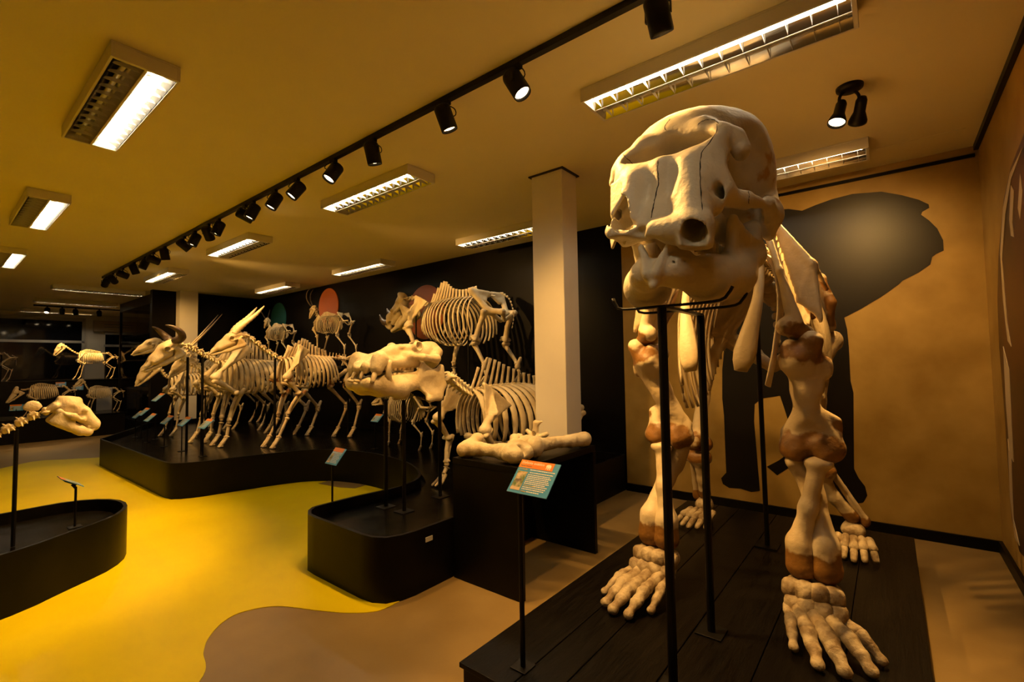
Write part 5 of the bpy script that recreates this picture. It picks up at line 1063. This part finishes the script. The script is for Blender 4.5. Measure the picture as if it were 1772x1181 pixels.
hs = [('c', (0, 2.70, 1.60), (0, 2.42, 1.575), .095, .075, .03), ('|c', (.03, 2.74, 1.64), (.10, 2.73, 1.60), .045, .045, .03), ('e', (0, 2.74, 1.54), (.11, .045, .08), .03),
      ('c', (0, 2.45, 1.59), (0, 2.28, 1.575), .072, .07, .04), ('c', (0, 2.28, 1.565), (0, 2.12, 1.53), .075, .07, .04), ('|e', (.045, 2.36, 1.635), (.04, .05, .03), .02),
      ('|c', (.06, 2.14, 1.53), (.135, 2.07, 1.53), .055, .062, .03), ('|c', (.14, 2.06, 1.545), (.15, 2.025, 1.475), .058, .050, .03), ('|c', (.05, 2.10, 1.52), (.05, 2.0, 1.49), .045, .042, .03), ('|e', (.05, 1.99, 1.48), (.045, .035, .04), .02),
      ('|c', (.09, 2.40, 1.615), (.155, 2.43, 1.635), .032, .032, .03), ('|e', (.165, 2.435, 1.64), (.035, .052, .045), .015),            # eye rings
      ('|c', (.12, 2.36, 1.57), (.205, 2.46, 1.555), .026, .026, .03), ('|c', (.205, 2.46, 1.555), (.215, 2.60, 1.545), .026, .03, .02), ('|c', (.215, 2.60, 1.545), (.10, 2.70, 1.56), .03, .04, .03), ('|c', (.075, 2.36, 1.56), (.125, 2.37, 1.56), .04, .03, .03),
      ('|c', (.085, 2.17, 1.515), (.10, 2.50, 1.525), .048, .050, .03), ('c', (0, 2.3, 1.52), (0, 2.55, 1.53), .06, .06, .03),
      ('|E', (.20, 2.435, 1.645), (.06, .034, .034), .008), ('|E', (.145, 2.545, 1.60), (.055, .075, .06), .02), ('|E', (.125, 2.24, 1.555), (.03, .018, .016), .008), ('|E', (.135, 2.22, 1.60), (.06, .09, .045), .03),
      ('C', (0, 2.12, 1.60), (0, 1.95, 1.535), .038, .05, .015), ('C', (0, 2.04, 1.45), (0, 1.9, 1.45), .014, .022, .01), ('|E', (.10, 2.03, 1.43), (.02, .05, .05), .015), ('|C', (.15, 2.135, 1.56), (.165, 2.12, 1.43), .016, .018, .01)]
hsk = hbone('skull', hs, .007); hsk['label'] = 'broad hippopotamus cranium with raised eye rings'
hj = [('|c', (.12, 1.985, 1.365), (.135, 2.10, 1.34), .045, .065, .03), ('|c', (.135, 2.10, 1.34), (.125, 2.27, 1.325), .065, .075, .03), ('|c', (.125, 2.27, 1.33), (.13, 2.45, 1.36), .07, .055, .04), ('c', (-.10, 1.98, 1.362), (.10, 1.98, 1.362), .042, .042, .03), ('c', (0, 2.0, 1.345), (0, 2.16, 1.31), .045, .05, .04),
      ('|t', (.14, 2.42, 1.38), (.185, 2.66, 1.46), (.20, 2.64, 1.26), .018, .03), ('|t', (.14, 2.42, 1.36), (.205, 2.52, 1.25), (.20, 2.64, 1.26), .018, .03), ('|c', (.17, 2.485, 1.50), (.15, 2.45, 1.40), .016, .03, .03), ('|t', (.17, 2.485, 1.50), (.15, 2.42, 1.38), (.185, 2.63, 1.42), .014, .02), ('|c', (.19, 2.68, 1.475), (.205, 2.69, 1.33), .024, .022, .03), ('|c', (.205, 2.69, 1.33), (.215, 2.63, 1.235), .024, .024, .03), ('|c', (.215, 2.63, 1.235), (.215, 2.51, 1.225), .024, .026, .03),
      ('|c', (.10, 2.16, 1.375), (.12, 2.50, 1.40), .048, .046, .03), ('|e', (.165, 2.10, 1.37), (.042, .055, .06), .02), ('|E', (.205, 2.55, 1.34), (.03, .06, .06), .03), ('C', (0, 1.9, 1.43), (0, 2.3, 1.42), .05, .05, .02)]
hjw = hbone('lower_jaw', hj, .007); hjw['label'] = 'deep flaring hippopotamus lower jaw'
def tooth(par, pts, r0, r1, n=9, name='tusk'):
    P_ = spline(pts, n); P_[:, 1] = 2.37+(P_[:, 1]-2.37)*.90
    V, Fc = sweep(P_-np.array((0, 3.3, DK)), np.linspace(r0, r1, n), 8); return obj(name, mesh_np(name, V, Fc), 'tooth', par)
for s in (-1, 1):
    tooth(hjw, [(s*.175, 2.125, 1.36), (s*.195, 2.10, 1.42), (s*.198, 2.10, 1.48), (s*.188, 2.12, 1.53)], .026, .019)
    tooth(hsk, [(s*.15, 2.015, 1.46), (s*.165, 1.985, 1.42), (s*.17, 1.965, 1.375)], .021, .016)
    tooth(hsk, [(s*.12, 2.05, 1.46), (s*.125, 2.035, 1.43), (s*.125, 2.025, 1.39)], .015, .009)
    tooth(hsk, [(s*.05, 1.975, 1.455), (s*.052, 1.955, 1.43), (s*.052, 1.945, 1.405)], .014, .010)
    tooth(hjw, [(s*.04, 1.99, 1.375), (s*.04, 1.94, 1.385), (s*.04, 1.90, 1.39)], .017, .009)
    for k in range(6): tooth(hsk, [(s*.097, 2.20+.045*k, 1.50), (s*.10, 2.20+.045*k, 1.455)], .021, .016, 3, 'molar')
    for k in range(6): tooth(hjw, [(s*.095, 2.20+.045*k, 1.40), (s*.098, 2.20+.045*k, 1.44)], .020, .015, 3, 'molar')
for x, y in ((-.245, 2.426), (-.025, 2.438), (-.10, 2.893)): bevel(box_obj('base_plate', (x-.06, y-3.3-.06, 0.0005), (x+.06, y-3.3+.06, .007), 'metal_black', hippo), .002)
# big predator at left, facing +y
pr = dict(vr=.030, nT=13, nL=6, back=[(.16, .99), (-.1, .98), (-.5, 1.0), (-1.0, .98)], spines=[.07, .08, .07, .05, .04], lean=.5, blade=1.1, neck=[(.59, 1.22), (.50, 1.19), (.36, 1.10), (.16, .99)], neckw=1.7, axis=True, depth=[.24, .34, .38, .36, .28], width=[.09, .15, .19, .19, .16], ribw=.013, tail=[(-1.2, .96), (-1.5, .85), (-1.8, .6)], nK=10,
     pelvis=[(-.98, 1.02, .13), (-1.15, .86, .10), (-1.35, .84, .08)], pelr=.016, bw=.27, mat='bone', fx=(.12, .15, .13), hx=(.12, .14, .13), foot='paw', fore_l=[(.0, 1.0), (.18, .76), (.0, .60), (.03, .40), (.05, .36), (.12, .314)], fore_r=[(.02, 1.0), (.20, .76), (.06, .60), (.20, .42), (.24, .36), (.3, .314)],
     hind=[(-1.14, .85), (-.95, .62), (-1.18, .42), (-1.12, .36), (-1.04, .314)], skull=('bear', (.59, 1.235), .315, .56), skz=1.16, poles=[(0, .42, .315, 1.1, .012), (0, -.8, .315, .95, .012)])
big = mammal('predator_skeleton', (-4.68, -.3, .31), PI, 'big predator skeleton at the left edge with bear-like skull', rel(pr, -.3, .31, -1))
# far animals
def far_beast(kind, name, x0, y0, z0, s, label, neck_up, L, pit, mat='bone', horns=None, nz=1.0, skullk='horse', group='far skeletons near the windows'):
    Y = lambda d: y0+d*s; Z = lambda d: z0+d*s
    a = dict(vr=.04*s, nT=14, nL=5, back=[(Y(-.4), Z(1.02)), (Y(-.1), Z(1.07)), (Y(.2), Z(1.05)), (Y(.55), Z(1.03))], spines=[.10*s, .14*s, .12*s, .09*s, .07*s], neckw=1.3, depth=[.32*s, .42*s, .46*s, .42*s, .32*s], width=[.12*s, .18*s, .21*s, .21*s, .17*s], ribw=.018*s, tail=[(Y(.72), Z(1.0)), (Y(.82), Z(.9)), (Y(.84), Z(.6))],
         neck=[(Y(neck_up[0]), Z(neck_up[1])), (Y(neck_up[0]*.6-.16), Z(neck_up[1]*.6+.38)), (Y(neck_up[0]*.25-.3), Z(neck_up[1]*.25+.74)), (Y(-.4), Z(1.02))],
         pelvis=[(Y(.5), Z(1.08), .17*s), (Y(.68), Z(.90), .11*s), (Y(.86), Z(.90), .08*s)], bw=.27*s, mat=mat, fx=(.13*s, .15*s, .11*s), hx=(.13*s, .14*s, .11*s),
         fore_l=[(Y(-.22), Z(1.08)), (Y(-.42), Z(.78)), (Y(-.24), Z(.62)), (Y(-.30), Z(.36)), (Y(-.34), Z(.11)), (Y(-.38), z0+.003)], fore_r=[(Y(-.22), Z(1.08)), (Y(-.42), Z(.78)), (Y(-.28), Z(.62)), (Y(-.38), Z(.36)), (Y(-.46), Z(.11)), (Y(-.50), z0+.003)],
         hind_l=[(Y(.66), Z(.89)), (Y(.44), Z(.66)), (Y(.72), Z(.42)), (Y(.66), Z(.11)), (Y(.60), z0+.003)], hind_r=[(Y(.66), Z(.89)), (Y(.40), Z(.66)), (Y(.64), Z(.42)), (Y(.54), Z(.11)), (Y(.48), z0+.003)],
         skull=(skullk, (Y(neck_up[0]), Z(neck_up[1])), L, pit), horns=horns or [], poles=[(0, Y(-.3), z0, Z(1.0), .012), (0, Y(.45), z0, Z(1.0), .012)], group=group)
    return mammal(name, (x0, y0, z0), 0, label, rel(a, y0, z0))
far_beast(0, 'hoofed_skeleton', -17.3, 2.95, 1.24, .68, 'far horse-like skeleton with raised head on the window plinth', (-.88, 1.42), .36, 1.0)
far_beast(0, 'hoofed_skeleton', -17.3, .95, 1.24, .66, 'far skeleton rump cut by the left picture edge', (-.9, 1.3), .34, .6, mat='bone_old')
far_beast(0, 'hoofed_skeleton', -14.6, 1.72, .5, .60, 'far low skeleton with long tapering skull behind the predator skull', (-.62, 1.0), .34, .85, skullk='boar', mat='bone_old', group='far skeletons on the low plinth')
far_beast(0, 'hoofed_skeleton', -14.6, 2.66, .5, .52, 'small calf-like far skeleton standing beside the glass case', (-.6, 1.5), .24, .75, group='far skeletons on the low plinth')
far_beast(0, 'hoofed_skeleton', -13.8, 3.95, .31, .70, 'dim skeleton inside the glass case', (-.55, 1.1), .3, .8, group='skeletons in the glass case')
# ---------------------------------------------------------------- information stands
def text_obj(body, size, mat, parent, loc):
    c = bpy.data.curves.new('lettering', 'FONT'); c.body = body; c.size = size; c.extrude = .0002; c.align_x = 'LEFT'
    o = bpy.data.objects.new('lettering_curve', c); COL.objects.link(o)
    bpy.context.view_layer.update(); me = bpy.data.meshes.new_from_object(o.evaluated_get(bpy.context.evaluated_depsgraph_get()))
    bpy.data.objects.remove(o); me.name = 'lettering'; me.materials.clear()
    return obj('lettering', me, mat, parent, loc)
ELE = [(-.5, .12), (-.46, .3), (-.34, .40), (-.16, .42), (0, .46), (.2, .44), (.38, .36), (.47, .18), (.5, -.1), (.46, -.12), (.42, .1), (.40, -.45), (.24, -.45), (.24, -.1), (.08, -.1), (.06, -.45), (-.1, -.45), (-.12, -.05), (-.22, -.02), (-.28, -.2), (-.30, -.42), (-.38, -.44), (-.40, -.36), (-.38, -.15), (-.42, .0)]
def sign(x, y, z0, ztop, label, w=.20, h=.145, tilt=42, rz=0., lean=.05, full=False, group='teal information stands', pr=.008, dx=0.):
    t = thing('information_stand', (x, y, z0), label, 'sign', group, rz)
    L = ztop-z0
    bevel(box_obj('base_plate', (-.04, -.04, 0), (.04, .04, .006), 'metal_black', t), .002)
    m = MB(); m.tube([(0, 0, .006), (0, 0, L-.05)], pr, 10); m.tube([(0, 0, L-.058), (dx*.6, lean*.42, L-.026)], [(pr*1.2, pr*.8)]*2, 8); obj('pole', m.mesh('pole', False), 'metal_black', t)
    a = math.radians(tilt)
    pn = obj('panel', MB().box((-w/2, -h/2, -.004), (w/2, h/2, 0)).mesh('panel'), 'teal', t, (dx, lean*.6, L)); pn.rotation_euler = (a, 0, 0)
    box_obj('header', (-w/2, h/2-h*.24, .0001), (w/2*.72, h/2, .0007), 'orange', pn)
    box_obj('backing', (-w/4, -h/4, -.014), (w/4, h/4, -.0042), 'metal_black', pn)
    # printed picture
    pc = box_obj('picture', (-w*.45, -h*.42, .0001), (-w*.21, h*.14, .0007), 'photo', pn)
    box_obj('picture_ground', (-w*.45, -h*.42, .0007), (-w*.21, -h*.33, .0010), 'photo_sand', pn)
    for cx, cy, s in ((-.37*w, -.15*h, .10*w), (-.30*w, -.13*h, .09*w)):
        obj('picture_animal', MB().prism([(cx+s*px_, cy+s*py_) for px_, py_ in ELE], .0008, .0012).mesh('picture_animal'), 'photo_beast', pn)
    # icon
    s = w*.13; obj('icon', MB().prism([(w*.24+s*px_, h*.37+s*py_) for px_, py_ in ELE], .0007, .0011).mesh('icon'), 'ink_white', pn) if full else None
    if full:
        text_obj('Elefante asiático', h*.115, 'ink_white', pn, (-w*.46, h*.385, .0009))
        text_obj('Elephas maximus', h*.055, 'ink_dark', pn, (-w*.46, h*.305, .0009))
        for yy, s_ in ((.20, 'Distribuição:'), (.12, 'Características:'), (-.26, 'Comportamento:'), (-.44, 'Hábitat:')):
            text_obj(s_, h*.056, 'ink_yellow', pn, (-w*.46 if yy > 0 else -w*.17, h*yy, .0009))
        rw_ = [(-.17, .205, .46), (-.15, .125, .44)]+[(-.17, .06-.052*k, .40+.03*math.sin(k*2.1)) for k in range(6)]+[(.07, -.25, .42), (-.17, -.31, .42), (-.17, -.365, .40), (-.02, -.43, .30)]
    else: rw_ = [(-.46, .21, .40), (-.46, .165, .36)]+[(-.17, .10-.07*k, .34+.06*math.sin(k*1.7+x)) for k in range(8)]
    random.seed(int(abs(x*100)))
    for a0, yy, a1 in rw_:
        c = a0; m = MB()
        while c < a1-.02:
            l = random.uniform(.015, .05); m.box((w*c, h*yy, .0007), (w*min(c+l, a1), h*(yy+.026), .0009)); c += l+.010
        obj('print_line', m.mesh('print_line'), 'ink_white', pn)
    return t
sign(-1.28, 1.642, HP, 1.0, 'teal and orange elephant sign on a pole at the elephant platform corner', .21, .165, 45, 0., .05, True, pr=.011, dx=.052)
sign(-3.575, 2.11, DK, .76, 'teal sign at the front corner of the hippopotamus platform', .165, .15, 50)
sign(-4.875, .76, .31, .66, 'sign seen edge-on on the oval platform at left', .17, .15, 32, PI)
SG = [((225, 720), (-10.35, 2.75), 1.02), ((222, 718), (-10.9, 2.62), .0), ]
lab = ['teal sign of the herd row, nearest to the platform corner', 'teal sign of the herd row, second from the platform corner', 'teal sign of the herd row, third from the platform corner', 'teal sign of the herd row, fourth from the platform corner', 'teal sign of the herd row, fifth from the platform corner', 'teal sign of the herd row, farthest along the front']
for i, (u, v) in enumerate(((352, 734), (315, 730), (285, 727), (256, 723), (245, 713), (235, 718))):
    x = [-7.15, -7.85, -8.55, -9.25, -9.75, -10.15][i]; p_ = at_x(u, v, x)
    sign(x, max(p_[1], 1.97), DK, max(.55, p_[2]), lab[i], .235, .165, 42, group='teal signs along the herd')
p_ = at_x(270, 688, -9.55); sign(-9.55, p_[1], DK, p_[2], 'taller teal sign raised above the row of herd signs', .26, .18, 42, group='teal signs along the herd')
p_ = at_y(649, 724, 4.0); sign(p_[0], 4.0, DK, p_[2], 'teal sign in the dark beside the small skeleton below the rhinoceros', .17, .14, 45)
for (u, v, x, l) in ((105, 666, -16.5, 'far teal sign above the low boar-like skeleton'), (135, 671, -15.9, 'far teal sign left of the small calf-like skeleton'), (28, 706, -13.9, 'far teal sign below the tapering far skull')):
    p_ = at_x(u, v, x); sign(x, p_[1], {-16.5: 0, -15.9: 0, -13.9: 0}[x], p_[2], l, .20, .14, 60, rz=PI/2*.85, group='far teal signs')
# ---------------------------------------------------------------- loose bones on the bench
BZ = .8355
def loose(name, label, ops, mat='bone', vox=.008, spots=None):
    V, Fc = sdf(ops, vox, .0045, 55); V = relax(V, Fc, 1); c = V.mean(0); c[2] = BZ
    me = mesh_np(name, V-c, Fc); o = obj(name, me, mat, None, tuple(c)); return tag(o, label, 'bone', 'loose bones on the black bench')
b0 = BZ
def W3(u, v, z): return at_z(u, v, z)
fh, fd = W3(822, 780, b0+.07), W3(930, 790, b0+.07)
A = np.array([-2.37, 2.46, b0+.062]); Bq = np.array([-1.985, 2.49, b0+.066])
loose('femur_bone', 'stout thigh bone with ball head at the near end of the bench', [('c', A, A+(Bq-A)*.25, .062, .045, .03), ('e', A+np.array((-.0, .085, .055)), (.047, .047, .045), .015), ('c', A, A+np.array((0, .07, .04)), .05, .035, .03), ('e', A+np.array((-.03, -.03, -.01)), (.05, .05, .052), .03), ('c', A+(Bq-A)*.25, A+(Bq-A)*.75, .043, .045, .03), ('c', A+(Bq-A)*.75, Bq, .05, .066, .04), ('c', Bq+np.array((.0, -.05, .0)), Bq+np.array((.05, -.04, -.005)), .058, .055, .03), ('c', Bq+np.array((.0, .05, .02)), Bq+np.array((.05, .06, .0)), .060, .055, .03), ('E', Bq+np.array((.09, .0, .03)), (.05, .022, .05), .02)])
A = np.array([-2.01, 2.72, b0+.075]); Bq = np.array([-1.90, 3.24, b0+.06])
loose('shin_bone', 'long limb bone with rounded end reaching the far right bench corner', [('c', A+np.array((-.05, 0, 0)), A+np.array((.045, -.02, 0)), .07, .062, .03), ('e', A+np.array((.05, -.04, .0)), (.05, .06, .07), .03), ('c', A, A+(Bq-A)*.35, .062, .040, .04), ('c', A+(Bq-A)*.35, A+(Bq-A)*.75, .038, .042, .03), ('c', A+(Bq-A)*.75, Bq, .045, .056, .03), ('e', Bq+np.array((0, .03, .0)), (.058, .05, .057), .02)])
A = np.array([-2.20, 2.78, b0+.05])
loose('ankle_bone', 'knobbly ankle bone in the middle of the bench', [('e', A, (.075, .06, .048), .02), ('e', A+np.array((.06, .03, .02)), (.045, .05, .05), .03), ('e', A+np.array((-.05, .05, .03)), (.045, .04, .05), .02), ('E', A+np.array((.02, -.03, .06)), (.03, .05, .03), .02)])
A = np.array([-2.22, 3.05, b0+.045])
loose('vertebra_bone', 'winged vertebra standing before the column on the bench', [('e', A, (.07, .045, .042), .02), ('c', A, A+np.array((.01, 0, .14)), .035, .02, .03), ('c', A+np.array((0, 0, .02)), A+np.array((-.09, .02, .07)), .028, .018, .02), ('c', A+np.array((0, 0, .02)), A+np.array((.10, .02, .06)), .028, .018, .02), ('c', A+np.array((.01, 0, .14)), A+np.array((.06, .01, .155)), .02, .012, .02), ('C', A+np.array((0, -.1, .055)), A+np.array((0, .1, .055)), .02, .02, .01)])
A = np.array([-2.36, 2.68, b0+.028])
loose('toe_bone', 'small golden toe bone under the thigh bone', [('c', A, A+np.array((.08, .01, .0)), .028, .022, .02), ('e', A+np.array((.10, .01, .0)), (.03, .035, .026), .02), ('e', A+np.array((-.02, 0, 0)), (.028, .03, .026), .02)], 'bone_old', .006)
A = np.array([-2.20, 3.20, b0+.03])
loose('bone_splinter', 'short dark-ended bone splinter beside the vertebra', [('c', A, A+np.array((.12, .08, .02)), .028, .02, .02), ('c', A+np.array((.12, .08, .02)), A+np.array((.20, .10, .045)), .02, .016, .02)], 'bone_old', .006)
A = np.array([-2.33, 2.95, b0+.04])
loose('heel_bone', 'blocky heel bone behind the thigh bone', [('c', A, A+np.array((.10, -.04, .01)), .04, .035, .03), ('e', A+np.array((.0, .03, .02)), (.05, .045, .045), .02)])
